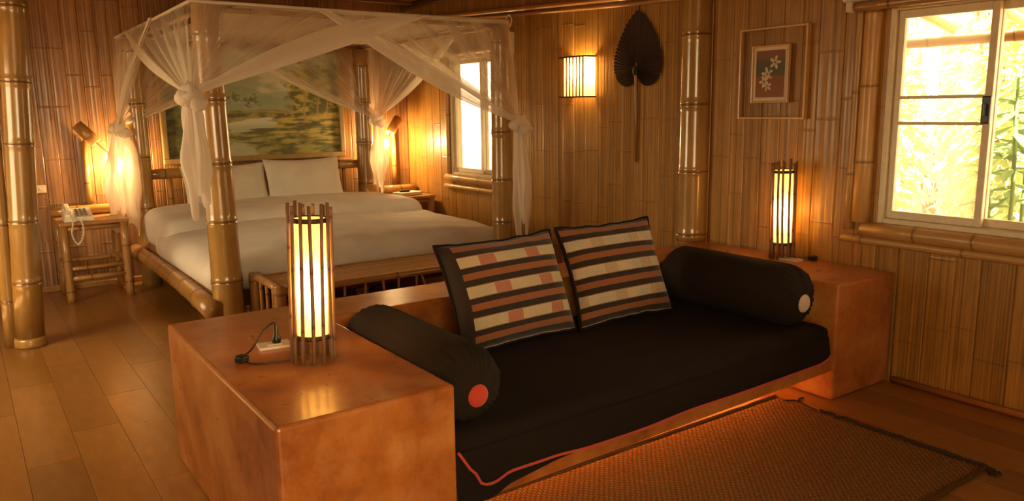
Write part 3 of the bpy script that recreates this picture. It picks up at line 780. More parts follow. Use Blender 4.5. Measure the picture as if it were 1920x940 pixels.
# ---- bedding
dv = thing('duvet', (-1.64, 4.0, 0.335), 'puffy white duvet spread over the bamboo bed', 'duvet')
def puff(p):
    x, y, z = p
    e = max(abs(x) / 1.16, abs(y) / 0.86)
    top = 1 if z > 0 else 0
    dome = 0.055 * (1 - min(1, (x / 1.16) ** 2)) * top
    w = 0.020 * noise.noise(Vector((x * 1.6 + 3, y * 1.8, z * 2))) + 0.008 * noise.noise(Vector((x * 5, y * 6, z * 5 + 2)))
    sag = -0.05 * max(0, (-y - 0.45)) * top
    return (x * (1 + w * 0.6), y * (1 + w * 0.5), z + (dome + w + sag) * (1 if z > -0.05 else 0.4))
m = MB(); rounded(m, (-1.64, 3.78, 0.45), (1.155, 0.84, 0.125), (0.13, 0.13, 0.115), (60, 44, 8), fn=puff); obj('quilt', m, M['linen'], dv)
m = MB()
def puff2(p):
    x, y, z = p; top = 1 if z > 0 else 0
    w = 0.014 * noise.noise(Vector((x * 2.2 + 8, y * 2.5, z * 2))) + 0.006 * noise.noise(Vector((x * 7, y * 6, 5)))
    return (x, y, z + 0.05 * (1 - min(1, (x / 1.13) ** 2)) * top + w)
rounded(m, (-1.64, 4.70, 0.52), (1.12, 0.50, 0.16), (0.12, 0.12, 0.11), (50, 22, 6), fn=puff2); obj('turned_down_sheet', m, M['linen'], dv)
def pillow(cx, cy, cz, w, h, th, lean, yaw, label, seed):
    t = thing('pillow', (cx, cy, cz), label, 'pillow', 'white pillows against the headboard')
    Mx = Matrix.Translation((cx, cy, cz)) @ Matrix.Rotation(yaw, 4, 'Z') @ Matrix.Rotation(-lean, 4, 'X')
    def surf(side):
        def f(u, v):
            a, b = 2 * u - 1, 2 * v - 1
            k = max(0, 1 - abs(a) ** 2.4) ** 0.6 * max(0, 1 - abs(b) ** 2.4) ** 0.6
            px = a * w / 2 * (1 - 0.05 * (1 - b * b) * abs(a) ** 3); pz = h / 2 + b * h / 2 * (1 - 0.10 * (1 - a * a) * abs(b) ** 3)
            wr = 0.010 * noise.noise(Vector((u * 4 + seed, v * 4, seed)))
            return Mx @ Vector((px, side * (th * k + wr * k), pz))
        return f
    fb = surf(1); m = MB(); grid(m, surf(-1), 28, 20); grid(m, lambda u, v: fb(1 - u, v), 28, 20); obj('pillow_case', m, M['linen'], t)
pillow(-1.36, 4.93, 0.645, 0.72, 0.44, 0.09, R(22), R(-2), 'white pillow on the window side of the headboard', 3)
pillow(-2.06, 4.96, 0.635, 0.74, 0.42, 0.09, R(20), R(3), 'white pillow partly behind the front bed post', 6)

# ---- mosquito net
net = thing('mosquito_net', (-1.64, 4.07, 0.5), 'sheer white mosquito net knotted to the four bed posts', 'net')
NX0, NX1, NY0, NY1 = -2.80, -0.585, 2.765, 5.33
cFL, cFR, cBL, cBR = Vector((NX0, NY0, ZT)), Vector((NX1, NY0, ZT)), Vector((NX0, NY1, ZT)), Vector((NX1, NY1, ZT))
kFL, kFR, kBL, kBR = Vector((-2.85, 2.735, 1.58)), Vector((-0.505, 2.755, 1.375)), Vector((-2.86, 5.19, 1.37)), Vector((-0.515, 5.17, 1.40))
def panel(corner, end, knot, sag, nrm, folds, seed, hemr=0.03):
    corner, end, knot, nrm = Vector(corner), Vector(end), Vector(knot), Vector(nrm)
    rng = random.Random(seed); pieces = [rng.uniform(0, 6.28) for _ in range(4)]
    m = MB()
    def f(u, v):
        r = corner.lerp(end, u); p = r.lerp(knot, v)
        p.z -= sag * u * sin(pi * v) * (0.6 + 0.4 * v)
        am = (0.002 + 0.016 * sin(pi * v)) * (1 - 0.3 * v)
        d = am * (sin(u * folds * 6.28 + pieces[0]) + 0.5 * sin(u * folds * 2.3 * 6.28 + pieces[1]))
        # the loose hem rolls outward
        d += 0.02 * max(0, (u - 0.9) / 0.1) * sin(pi * v)
        return p + nrm * d
    def dn(u, v):
        k = 0.22 + 0.09 * (0.5 + 0.5 * sin(u * folds * 6.28 + pieces[2])) + 0.26 * v ** 2.0
        if u > 0.94: k += 0.2
        if v < 0.02: k += 0.3
        return min(0.92, k)
    grid(m, f, 80, 26, tcf=lambda u, v: (u * 8 + seed, v, seed), ndf=dn)
    dr = obj('drape', m, M['net'], net)
    m = MB()
    def hemf(u, v):      # folded band hanging along the loose edge
        vv = v * 0.97; p = Vector(f(1.0, vv)); dirn = (Vector(f(1.0, min(1, vv + 0.02))) - Vector(f(1.0, vv - 0.02 if vv > 0.02 else 0))).normalized()
        side = dirn.cross(nrm).normalized()
        if side.z < 0: side = -side
        w = hemr * 2.1 * sin(pi * min(0.9, 0.02 + v * 0.95)) ** 0.8
        r_ = p + side * (w * (u * 1.3 - 0.3)); r_.z = min(r_.z, ZT)
        return r_ + nrm * (0.014 + 0.010 * sin(u * 5.5 + v * 4))
    grid(m, hemf, 8, 40, tcf=lambda u, v: (u + seed, v, 0), ndf=lambda u, v: 0.95 - 0.25 * u)
    tag(obj('folded_hem', m, M['net_solid'], dr), 'thick folded white hem')
    return dr
panel(cFL, (-1.26, NY0, ZT), kFL, -0.02, (0, -1, 0), 5, 1, 0.05)
panel(cFR, (-2.06, NY0 - 0.01, ZT), kFR, 0.07, (0, -1, 0), 6, 2, 0.045)
panel(cFL, (NX0, 4.75, ZT), kFL, 0.03, (-1, 0, 0), 5, 3)
panel(cBL, (NX0 - 0.01, 3.75, ZT), kBL, 0.05, (-1, 0, 0), 5, 4)
panel(cBL, (-1.2, NY1, ZT), kBL, 0.04, (0, 1, 0), 5, 5)
panel(cBR, (-2.0, NY1, ZT), kBR, 0.04, (0, 1, 0), 5, 6)
panel(cBR, (NX1, 3.45, ZT), kBR, 0.03, (1, 0, 0), 5, 7)
panel(cFR, (NX1, 4.6, ZT), kFR, 0.05, (1, 0, 0), 5, 8)
m = MB(); grid(m, lambda u, v: (-2.50 + u * (NX1 + 2.50), NY0 + v * (NY1 - NY0), ZT + 0.004 - 0.035 * sin(pi * u) * sin(pi * v)), 20, 20, ndf=lambda u, v: 0.9)
obj('roof_cloth', m, M['net_solid'], net)
for a, b in ((cFL, cFR), (cBL, cBR), (cFL, cBL), (cFR, cBR)):
    m = MB(); tube(m, [a, (a + b) / 2 - Vector((0, 0, 0.006)), b], 0.009, 6, [0.9, 0.9, 0.9]); obj('edge_tape', m, M['net_solid'], net)
def knot_and_tail(k, length, w, seed, lean):
    m = MB(); rng = random.Random(seed)
    ball(m, k, 0.062, 18, 12, (1.0, 0.9, 1.05), lambda p: 1 + 0.5 * noise.noise(p * 26 + Vector((seed, 0, 0))))
    ball(m, k + Vector((0.035, -0.03, -0.045)), 0.048, 16, 10, (1.1, 0.9, 0.9), lambda p: 1 + 0.5 * noise.noise(p * 30 + Vector((seed, 3, 0))))
    ball(m, k + Vector((-0.04, 0.0, -0.02)), 0.042, 16, 10, (1, 1, 1.1), lambda p: 1 + 0.5 * noise.noise(p * 30 + Vector((seed, 7, 0))))
    m.nd = [0.9] * len(m.v); obj('knot', m, M['net_solid'], net)
    m = MB(); n = 48; rows = 22; vs, fs, nd = [], [], []
    for i in range(rows + 1):
        t = i / rows; ww = w * (0.40 + 0.34 * min(1, t * 2.2) - 0.22 * max(0, t - 0.6) / 0.4 + 0.05 * noise.noise(Vector((t * 5, seed, 0))))
        for j in range(n):
            a = 2 * pi * j / n
            fold = 1 + 0.30 * sin(5 * a + seed + t * 2.5) + 0.16 * sin(9 * a + 2 * seed - t) + 0.35 * noise.noise(Vector((cos(a) * 1.5 + seed, sin(a) * 1.5, t * 4.0)))
            zz = -length * t * (1 + (0.16 * sin(2 * a + seed) + 0.05 * sin(7 * a)) * t)
            vs.append(k + Vector((cos(a) * ww * fold + lean[0] * t, sin(a) * ww * 0.6 * fold + lean[1] * t, zz - 0.03))); nd.append(0.98 - 0.12 * t)
    for i in range(rows):
        for j in range(n): fs.append((i * n + j, i * n + (j + 1) % n, (i + 1) * n + (j + 1) % n, (i + 1) * n + j))
    m.add(vs, fs, None, nd); obj('tail', m, M['net_solid'], net)
knot_and_tail(kFL, 0.60, 0.085, 1, (0.01, 0.0)); knot_and_tail(kFR, 0.82, 0.085, 2, (0.02, 0.0))
knot_and_tail(kBL, 0.74, 0.15, 3, (0.0, 0.0)); knot_and_tail(kBR, 0.62, 0.085, 4, (0.0, 0.0))

# ---- foot bench
bn = thing('foot_bench', (-1.66, 2.60, 0), 'long low bamboo slat bench at the foot of the bed', 'bench')
def npole(name, a, b, r, gap=0.3, n=10, mat='pole', seed=1):
    m = MB(); pole(m, a, b, r, None, gap, n, None, 0, random.Random(seed)); return obj(name, m, M[mat], bn)
bx0, bx1, by0, by1 = -2.53, -0.80, 2.37, 2.83
for k in range(9):
    yy = by0 + 0.05 + k * (by1 - by0 - 0.06) / 8; m = MB(); bbox(m, (bx0 + 0.03, yy - 0.019, 0.428), (bx1 - 0.03, yy + 0.0255, 0.445), 0.006, 2); obj('slat', m, M['cane'], bn)
npole('front_rail', (bx0, by0 + 0.01, 0.432), (bx1, by0 + 0.01, 0.432), 0.022, 0.4, 12, 'pole', 2)
npole('back_rail', (bx0, by1 + 0.005, 0.432), (bx1, by1 + 0.005, 0.432), 0.022, 0.4, 12, 'pole', 3)
npole('front_stretcher', (bx0, by0 + 0.01, 0.30), (bx1, by0 + 0.01, 0.30), 0.016, 0.4, 10, 'pole', 4)
for xx in (bx0, bx1):
    for yy in (by0, by1): npole('leg', (xx, yy, 0), (xx, yy, 0.475), 0.038, 0.25, 12, 'pole', 5)
    npole('end_rail', (xx, by0, 0.455), (xx, by1, 0.455), 0.026, 0.3, 10, 'pole', 6); npole('end_rail', (xx, by0, 0.22), (xx, by1, 0.22), 0.02, 0.3, 10, 'pole', 7)
    for k in range(3): yy = by0 + (k + 1) * (by1 - by0) / 4; npole('end_slat', (xx, yy, 0.22), (xx, yy, 0.45), 0.012, 0.3, 8, 'pole', 8 + k)
for i, (xa, xb) in enumerate(((-2.28, -2.28), (-2.12, -2.12), (-1.98, -1.98), (-1.86, -1.85), (-1.75, -1.75), (-1.62, -1.62), (-1.585, -1.54), (-1.40, -1.41), (-1.26, -1.26), (-1.1, -1.1), (-0.95, -0.95))):
    npole('strut', (xa, by0 + 0.01, 0.425), (xb, by0 + 0.01, 0.30), 0.009, 0.3, 8, 'pole', 20 + i)

# ---- bedside tables
def bedside(x0, x1, y0, y1, zt, label, seed):
    t = thing('bedside_table', ((x0 + x1) / 2, (y0 + y1) / 2, 0), label, 'table', 'bamboo bedside tables'); rng = random.Random(seed)
    def p(name, a, b, r, n=12, mat='pole'): 
        m = MB(); pole(m, a, b, r, None, 0.28, n, None, 0, rng); return obj(name, m, M[mat], t)
    for xx in (x0 + 0.035, x1 - 0.035):
        for yy in (y0 + 0.035, y1 - 0.035): p('leg', (xx, yy, 0), (xx, yy, zt - 0.03), 0.033)
    for k in range(6):
        w = (y1 - y0) / 6; m = MB(); bbox(m, (x0, y0 + k * w + 0.002, zt - 0.03), (x1, y0 + (k + 1) * w - 0.002, zt), 0.007, 2); obj('slat', m, M['trimwood'], t)
    for zz, r in ((0.19, 0.022), (0.27, 0.018), (zt - 0.055, 0.02)):
        p('stretcher', (x0 + 0.035, y0 + 0.035, zz), (x1 - 0.035, y0 + 0.035, zz), r, 10); p('stretcher', (x0 + 0.035, y1 - 0.035, zz), (x1 - 0.035, y1 - 0.035, zz), r, 10)
        p('stretcher', (x0 + 0.035, y0 + 0.035, zz + 0.02), (x0 + 0.035, y1 - 0.035, zz + 0.02), r, 10); p('stretcher', (x1 - 0.035, y0 + 0.035, zz + 0.02), (x1 - 0.035, y1 - 0.035, zz + 0.02), r, 10)
    p('back_bar', (x0 - 0.01, y1 - 0.045, zt + 0.043), (x1 + 0.01, y1 - 0.045, zt + 0.043), 0.042, 14, 'post')
    return t
bedside(-3.40, -2.90, 4.89, 5.40, 0.645, 'bamboo bedside table carrying the white telephone', 31)
bedside(-0.395, -0.04, 4.88, 5.38, 0.625, 'bamboo bedside table in the corner under the bed window', 32)

# ---- telephone
ph = thing('telephone', (-3.25, 5.02, 0.645), 'white desk telephone with coiled cord on the bedside table', 'telephone')
m = MB()
vs = [(-3.355, 4.92, 0.646), (-3.145, 4.92, 0.646), (-3.145, 5.10, 0.646), (-3.355, 5.10, 0.646), (-3.35, 4.925, 0.68), (-3.15, 4.925, 0.68), (-3.15, 5.095, 0.735), (-3.35, 5.095, 0.735)]
m.add(vs, [(3, 2, 1, 0), (4, 5, 6, 7), (0, 1, 5, 4), (1, 2, 6, 5), (2, 3, 7, 6), (3, 0, 4, 7)], smooth=False); obj('body', m, M['white'], ph)
m = MB(); bbox(m, (-3.345, 4.915, 0.722), (-3.300, 5.10, 0.755), 0.012, 2, Matrix.Rotation(R(16), 3, 'X')); obj('handset', m, M['white'], ph)
sl = (0.735 - 0.68) / 0.17
for i in range(3):
    for j in range(4):
        xx, yy = -3.265 + i * 0.03, 4.945 + j * 0.036; zz = 0.68 + (yy - 4.925) * sl
        m = MB(); bbox(m, (xx, yy, zz), (xx + 0.02, yy + 0.022, zz + 0.012), 0.002, 1); obj('key', m, plain('grey_key', (0.20, 0.15, 0.11), 0.5) if not (i or j) else bpy.data.materials['grey_key'], ph)
m = MB(); base = spline([(-3.31, 4.91, 0.70), (-3.30, 4.872, 0.64), (-3.315, 4.862, 0.56), (-3.285, 4.86, 0.475), (-3.245, 4.862, 0.53), (-3.235, 4.868, 0.60), (-3.24, 4.905, 0.66)], 34)
coil = []
for i, p in enumerate(base):
    a = i * 1.05; coil.append(p + Vector((cos(a) * 0.006, sin(a) * 0.003, sin(a) * 0.004)))
tube(m, coil, 0.0042, 5); obj('coiled_cord', m, M['white'], ph)
# wall socket and cable beside the table
so = thing('wall_socket', (-3.47, YB - 0.006, 0.86), 'small pale socket plate on the wall beside the telephone table', 'socket')
m = MB(); bbox(m, (-3.53, YB - 0.02, 0.84), (-3.41, YB - 0.007, 0.905), 0.004, 1); obj('plate', m, M['mat_board'], so)
for xx in (-3.495, -3.445):
    m = MB(); bbox(m, (xx - 0.012, YB - 0.023, 0.862), (xx + 0.012, YB - 0.02, 0.882), 0.001, 1); obj('outlet', m, M['white'], so)
wc = thing('telephone_cable', (-3.45, 5.47, 0.4), 'loose thin brown cable hanging on the wall beside the telephone table', 'cord')
m = MB(); tube(m, spline([(-3.44, 5.475, 0.80), (-3.39, 5.465, 0.77), (-3.44, 5.47, 0.66), (-3.47, 5.465, 0.45), (-3.40, 5.46, 0.42), (-3.36, 5.455, 0.44), (-3.38, 5.465, 0.34)]), 0.004, 6); obj('cable', m, M['stick'], wc)

# ---- things on the other bedside table
bk = thing('notebook', (-0.27, 5.06, 0.625), 'white notebook lying on the corner bedside table', 'book')
m = MB(); bbox(m, (-0.40, 4.97, 0.626), (-0.14, 5.13, 0.655), 0.004, 1, Matrix.Rotation(R(10), 3, 'Z')); obj('pages', m, M['white'], bk)
m = MB(); bbox(m, (-0.402, 4.968, 0.6555), (-0.138, 5.132, 0.660), 0.002, 1, Matrix.Rotation(R(10), 3, 'Z')); obj('cover', m, M['linen'], bk)
pn = thing('eyeglasses_case', (-0.31, 5.04, 0.661), 'small dark case on top of the white notebook', 'case')
m = MB(); rounded(m, (-0.31, 5.04, 0.672), (0.055, 0.02, 0.011), 0.0105, (10, 6, 4), Matrix.Rotation(R(-12), 3, 'Z')); obj('case_body', m, M['darkwood'], pn)

# ---- bedside wall lamps
def bedlamp(x, xs, y, tilt, label, watt, bc):
    t = thing('bedside_wall_lamp', (x, YB - 0.01, 0.75), label, 'lamp', 'bedside wall lamps')
    m = MB(); pole(m, (xs, YB - 0.035, 0.70), (xs, YB - 0.035, 1.25), 0.026, None, 0.34, 10, 0.2); obj('mount', m, M['post'], t)
    c = Vector((x, y, 1.32)); d = Vector((sin(tilt), -0.25, -cos(tilt))).normalized()
    m = MB(); L = 0.10; fx, fy = frame_of(d); n = 18; vs, fs = [], []
    for h, r in ((-L, 0.0), (-L, 0.046), (L, 0.05), (L, 0.042), (-L + 0.02, 0.038), (-L + 0.02, 0.0)):
        for j in range(n): vs.append(c + d * h + (fx * cos(2 * pi * j / n) + fy * sin(2 * pi * j / n)) * r)
    for i in range(5):
        for j in range(n): fs.append((i * n + j, i * n + (j + 1) % n, (i + 1) * n + (j + 1) % n, (i + 1) * n + j))
    m.add(vs, fs); obj('tube_shade', m, M['pole'], t)
    m = MB(); tube(m, [(xs, YB - 0.03, 1.24), (xs * 0.5 + x * 0.5, YB - 0.06, 1.27), c - d * 0.06], 0.009, 8); obj('arm', m, M['darkwood'], t)
    m = MB(); tube(m, [c + d * 0.04, (c + d * 0.12 + Vector(bc)) / 2, bc], 0.008, 8); obj('bulb_stem', m, M['white'], t)
    bulb(t, bc, watt, 0.032)
bedlamp(-3.08, -3.10, 5.36, R(40), 'wall lamp with tilted bamboo tube above the telephone table', 58.0, (-2.85, 5.35, 1.06))
bedlamp(-0.24, -0.20, 5.36, R(-40), 'wall lamp with tilted bamboo tube above the corner bedside table', 58.0, (-0.35, 5.34, 1.14))

# ================================================================== LEFT POST
lp = thing('bamboo_pillar', (-3.73, 3.75, 0), 'tall thick bamboo pillar standing on the floor at the left edge', 'pillar')
m = MB(); pole(m, (-3.73, 3.75, 0.06), (-3.585, 3.75, ZC), 0.086, 0.082, 0.43, 22, 0.36, 0, random.Random(8)); obj('culm', m, M['post'], lp)
m = MB(); pole(m, (-3.83, 3.80, 0.0), (-3.75, 3.80, ZC), 0.045, 0.042, 0.5, 14, 0.3, 0, random.Random(9)); obj('thin_culm', m, M['post'], lp)
m = MB(); lathe(m, (-3.73, 3.75, 0), [(0.0, 0.001), (0.09, 0.001), (0.097, 0.012), (0.092, 0.03), (0.094, 0.045), (0.088, 0.062), (0.0, 0.062)], 24); obj('base_ring', m, M['post'], lp)

# ================================================================== WALL DECORATION
# ---- landscape painting above the headboard
def paint_mesh(mb_fn, name, cols, mat, parent):
    o = obj(name, mb_fn, mat, parent); a = o.data.attributes.new('paint', 'FLOAT_COLOR', 'POINT')
    a.data.foreach_set('color', [c for q in cols for c in (*q, 1.0)]); return o
def sm(a, b, x):
    t = max(0, min(1, (x - a) / (b - a))); return t * t * (3 - 2 * t)
def mixc(a, b, t): return tuple(p + (q - p) * t for p, q in zip(a, b))
def fb(x, y, s=0.0, o=4):
    v = 0; a = 0.5
    for i in range(o): v += a * noise.noise(Vector((x, y, s + i * 7))); x *= 2; y *= 2; a *= 0.55
    return v
def landscape(u, v):
    """plain countryside: hazy sky, hills, pond, golden woods on the right"""
    n = fb(u * 5, v * 5, 1); n2 = fb(u * 16, v * 20, 5); g = fb(u * 7, v * 26, 9)      # g: streaks of the ground
    cloud = sm(-0.05, 0.25, fb(u * 4, v * 6, 12) + 0.25 * math.exp(-((u - 0.68) / 0.12) ** 2 - ((v - 0.76) / 0.12) ** 2))
    c = mixc((0.27, 0.31, 0.23), (0.46, 0.46, 0.35), cloud)
    hill = 0.56 + 0.12 * math.exp(-((u - 0.42) / 0.13) ** 2) + 0.10 * math.exp(-((u - 0.18) / 0.1) ** 2) + 0.05 * n2
    c = mixc(c, (0.20, 0.24, 0.16), 0.75 * sm(0.02, -0.02, v - hill))
    for cx, cy, r in ((0.38, 0.575, 0.05), (0.49, 0.55, 0.04), (0.45, 0.52, 0.04), (0.30, 0.55, 0.05)):
        d = math.hypot((u - cx) * 1.7, v - cy) + 0.16 * fb(u * 40, v * 30, 3)
        c = mixc(c, (0.08, 0.10, 0.05), 0.8 * sm(r, r * 0.4, d))
    gl = 0.45 + 0.03 * n                                                     # ground line
    gr = mixc((0.07, 0.075, 0.028), (0.24, 0.22, 0.065), sm(-0.22, 0.22, g + 0.4 * n2))
    gold = sm(0.42, 0.75, u + 0.2 * n) * sm(0.05, 0.25, v)
    gr = mixc(gr, (0.42, 0.32, 0.07), 0.75 * gold * sm(-0.12, 0.25, g + 0.3 * n2))
    c = mixc(c, gr, sm(0.015, -0.015, v - gl))
    pond = ((u - 0.46 - 0.3 * (v - 0.3)) / 0.16) ** 2 + ((v - 0.30 + 0.10 * g) / 0.065) ** 2
    c = mixc(c, mixc((0.42, 0.43, 0.33), (0.28, 0.30, 0.20), sm(0.34, 0.26, v)), sm(1.1, 0.75, pond))
    pond = ((u - 0.40 + 0.25 * v) / 0.10) ** 2 + ((v - 0.04 + 0.12 * g) / 0.11) ** 2
    c = mixc(c, (0.30, 0.31, 0.22), 0.85 * sm(1.1, 0.6, pond))
    edge = 0.66 + 0.10 * n2 + 0.16 * abs(v - 0.62)
    wood = sm(0.0, 0.05, u - edge) * sm(0.40, 0.44, v) * sm(0.92, 0.84, v + 0.2 * n2)
    lf = mixc((0.09, 0.10, 0.03), (0.36, 0.31, 0.07), sm(-0.15, 0.25, n2 * 1.3 + 0.5 * n))
    c = mixc(c, lf, wood)
    for tx, tw, t0, t1 in ((0.785, 0.011, 0.30, 0.62), (0.87, 0.006, 0.36, 0.58), (0.71, 0.005, 0.38, 0.54), (0.93, 0.006, 0.36, 0.56), (0.67, 0.004, 0.39, 0.5)):
        w = tw * (1 + 2.0 * max(0, (t0 + 0.05 - v) / 0.05)); c = mixc(c, (0.30, 0.21, 0.08), 0.8 * sm(w, w * 0.5, abs(u - tx - 0.006 * sin(v * 25))) * (1 if t0 < v < t1 else 0))
    d = ((u - 0.80) / 0.10) ** 2 + ((v - 0.29 + 0.05 * n2) / 0.03) ** 2; c = mixc(c, (0.05, 0.05, 0.02), 0.75 * sm(1.1, 0.3, d))
    c = mixc(c, mixc((0.05, 0.06, 0.025), (0.13, 0.14, 0.05), sm(-0.1, 0.3, n2)), 0.92 * sm(0.20, 0.08, u + 0.14 * n + 0.1 * v) * sm(0.8, 0.5, v))
    return tuple(min(1, 1.3 * k) for k in c)
pa = thing('landscape_painting', (-1.63, YB - 0.02, 1.02), 'wide green countryside painting hung above the headboard', 'painting')
px0, px1, pz0, pz1, pyy = -2.43, -0.80, 1.075, 2.02, YB - 0.045
NU, NV = 300, 170; m = MB(); grid(m, lambda u, v: (px0 + u * (px1 - px0), pyy, pz0 + v * (pz1 - pz0)), NU, NV, smooth=False)
paint_mesh(m, 'canvas', [landscape(i / NU, j / NV) for j in range(NV + 1) for i in range(NU + 1)], vcol_mat('oil_paint', 0.45, 0.3), pa)
M['paintframe'] = bamboo('carved_frame', (0.24, 0.15, 0.05), (0.34, 0.22, 0.08), (0.1, 0.05, 0.02), 0.45, 0.2)
for lo, hi in (((px0 - 0.05, pyy - 0.02, pz0 - 0.05), (px1 + 0.05, YB - 0.008, pz0)), ((px0 - 0.05, pyy - 0.02, pz1), (px1 + 0.05, YB - 0.008, pz1 + 0.05)),
               ((px0 - 0.05, pyy - 0.02, pz0), (px0, YB - 0.008, pz1)), ((px1, pyy - 0.02, pz0), (px1 + 0.05, YB - 0.008, pz1))):
    m = MB(); bbox(m, lo, hi, 0.008, 2); obj('frame_bar', m, M['paintframe'], pa)

# ---- framed flower print
pf = thing('flower_print', (-0.01, 0.875, 1.40), 'small flower print floating in a wide thin gilt frame', 'picture')
def fbar(name, lo, hi, mat=M['gilt']): m = MB(); bbox(m, lo, hi, 0.003, 1); return obj(name, m, mat, pf)
def ring4(y0, y1, z0, z1, w, xa, xb):
    fbar('frame_bar', (xa, y0, z0), (xb, y0 + w, z1)); fbar('frame_bar', (xa, y1 - w, z0), (xb, y1, z1))
    fbar('frame_bar', (xa, y0 + w, z0), (xb, y1 - w, z0 + w)); fbar('frame_bar', (xa, y0 + w, z1 - w), (xb, y1 - w, z1))
ring4(0.64, 1.11, 1.395, 1.925, 0.013, -0.045, -0.01); ring4(0.755, 1.015, 1.49, 1.822, 0.011, -0.048, -0.022)
m = MB(); box(m, (-0.028, 0.652, 1.407), (-0.025, 1.099, 1.913)); obj('glass', m, M['glass'], pf)
m = MB(); box(m, (-0.034, 0.765, 1.50), (-0.029, 1.005, 1.812)); obj('mat', m, M['mat_board'], pf)
def flower(u, v):
    n = fb(u * 8, v * 8, 2)
    c = mixc((0.26, 0.10, 0.035), (0.20, 0.06, 0.025), v) if v < 0.46 else mixc((0.09, 0.085, 0.04), (0.20, 0.09, 0.04), sm(0.72, 0.9, v))
    for cx, cy, r in ((0.66, 0.74, 0.20), (0.40, 0.50, 0.20), (0.30, 0.34, 0.18), (0.42, 0.24, 0.15)):
        dx, dy = u - cx, (v - cy) * 1.35; a = math.atan2(dy, dx); rr = math.hypot(dx, dy)
        if rr < r * (0.68 + 0.34 * cos(5 * a + cx * 9)): c = mixc((0.50, 0.42, 0.26), (0.66, 0.58, 0.42), sm(0.0, r, rr))
        if rr < r * 0.16: c = (0.10, 0.06, 0.02)
    if abs(u - 0.5 + 0.25 * (v - 0.5)) < 0.012 and 0.2 < v < 0.7: c = (0.14, 0.16, 0.05)
    return c
NU, NV = 70, 90; m = MB(); grid(m, lambda u, v: (-0.0362, 0.985 - u * 0.20, 1.522 + v * 0.27), NU, NV, smooth=False)
paint_mesh(m, 'print', [flower(i / NU, j / NV) for j in range(NV + 1) for i in range(NU + 1)], vcol_mat('printed_paper', 0.6, 0.0), pf)

# ---- palm leaf fan
fn_ = thing('palm_fan', (-0.02, 2.005, 1.09), 'dark brown heart-shaped palm leaf fan with long handle on the wall', 'fan')
by, bz = 2.005, 1.735
OUT = [(0, 0.405), (14, 0.352), (28, 0.305), (42, 0.275), (58, 0.255), (75, 0.245), (92, 0.232), (108, 0.212), (124, 0.186), (140, 0.150), (156, 0.105), (170, 0.05)]
def rad_at(a):
    for (p, rp), (q, rq) in zip(OUT, OUT[1:]):
        if a <= q: return rp + (rq - rp) * (a - p) / (q - p)
    return 0.05
N = 30
for sgn in (1, -1):
    for k in range(N):
        a0, a1 = 170 * k / N, 170 * (k + 1) / N; am = (a0 + a1) / 2
        def pt(a, s, x): r = rad_at(a) * s; return (x, by + sgn * sin(R(a)) * r, bz + cos(R(a)) * r)
        m = MB(); vs = [(-0.030, by, bz)]
        for s in (0.35, 0.7, 1.0): vs += [pt(a0, s, -0.018 - 0.010 * s * 0), pt(am, s, -0.025), pt(a1, s, -0.018)]
        vs.append(pt(am, 1.006, -0.030))
        fs = [(0, 1, 2), (0, 2, 3), (1, 4, 5, 2), (2, 5, 6, 3), (4, 7, 8, 5), (5, 8, 9, 6), (7, 10, 8), (8, 10, 9)]
        m.add(vs, fs, smooth=False); obj('pleat', m, M.setdefault('palm', bamboo('dried_palm', (0.022, 0.008, 0.005), (0.045, 0.015, 0.008), (0.02, 0.01, 0.005), 0.8, 0.0)), fn_)
m = MB(); tube(m, [(-0.032, by, bz + 0.05), (-0.034, by, bz - 0.05), (-0.026, by, 1.4), (-0.022, by, 1.09)], [0.008, 0.013, 0.012, 0.009], 10); obj('handle', m, M['stick'], fn_)
m = MB(); ball(m, (-0.036, by + 0.005, bz - 0.01), 0.03, 12, 8, (0.5, 0.9, 1.3)); tag(obj('binding', m, M['palm'] , fn_), 'bound joint where leaf meets handle')
m = MB(); tube(m, [(-0.02, by - 0.005, bz + 0.40), (-0.015, by - 0.005, 2.2), (-0.012, by - 0.02, 2.26)], 0.006, 6); obj('hanging_cord', m, M['darkwood'], fn_)

# ---- white wall speaker with wire near the bed post
sp = thing('wall_speaker', (-0.03, 3.57, 1.93), 'small white box on the wall above the tied net at the foot of the bed', 'box')
m = MB(); bbox(m, (-0.09, 3.50, 1.93), (-0.008, 3.60, 2.12), 0.008, 2); obj('case', m, M['white'], sp)
m = MB(); tube(m, spline([(-0.05, 3.56, 2.12), (-0.04, 3.50, 2.20), (-0.035, 3.54, 2.26), (-0.04, 3.62, 2.18), (-0.03, 3.64, 2.02), (-0.04, 3.60, 1.93)]), 0.007, 6); obj('wire', m, M['white'], sp)

# ---- roller blind over the garden window
rbld = thing('window_blind', (-0.06, -0.4, 1.94), 'rolled up white cloth blind over the garden window', 'blind')
m = MB(); bbox(m, (-0.125, -1.6, 1.995), (-0.012, 0.40, 2.20), 0.02, 3); obj('rolled_cloth', m, M['cloth_blind'], rbld)
m = MB(); pole(m, (-0.10, 0.33, 1.968), (-0.10, -1.6, 1.968), 0.024, 0.024, 0.5, 12); obj('bottom_rail', m, M['pole'], rbld)
m = MB(); bbox(m, (-0.125, 0.331, 1.945), (-0.075, 0.37, 1.996), 0.006, 2); obj('end_cap', m, M['cloth_blind'], rbld)

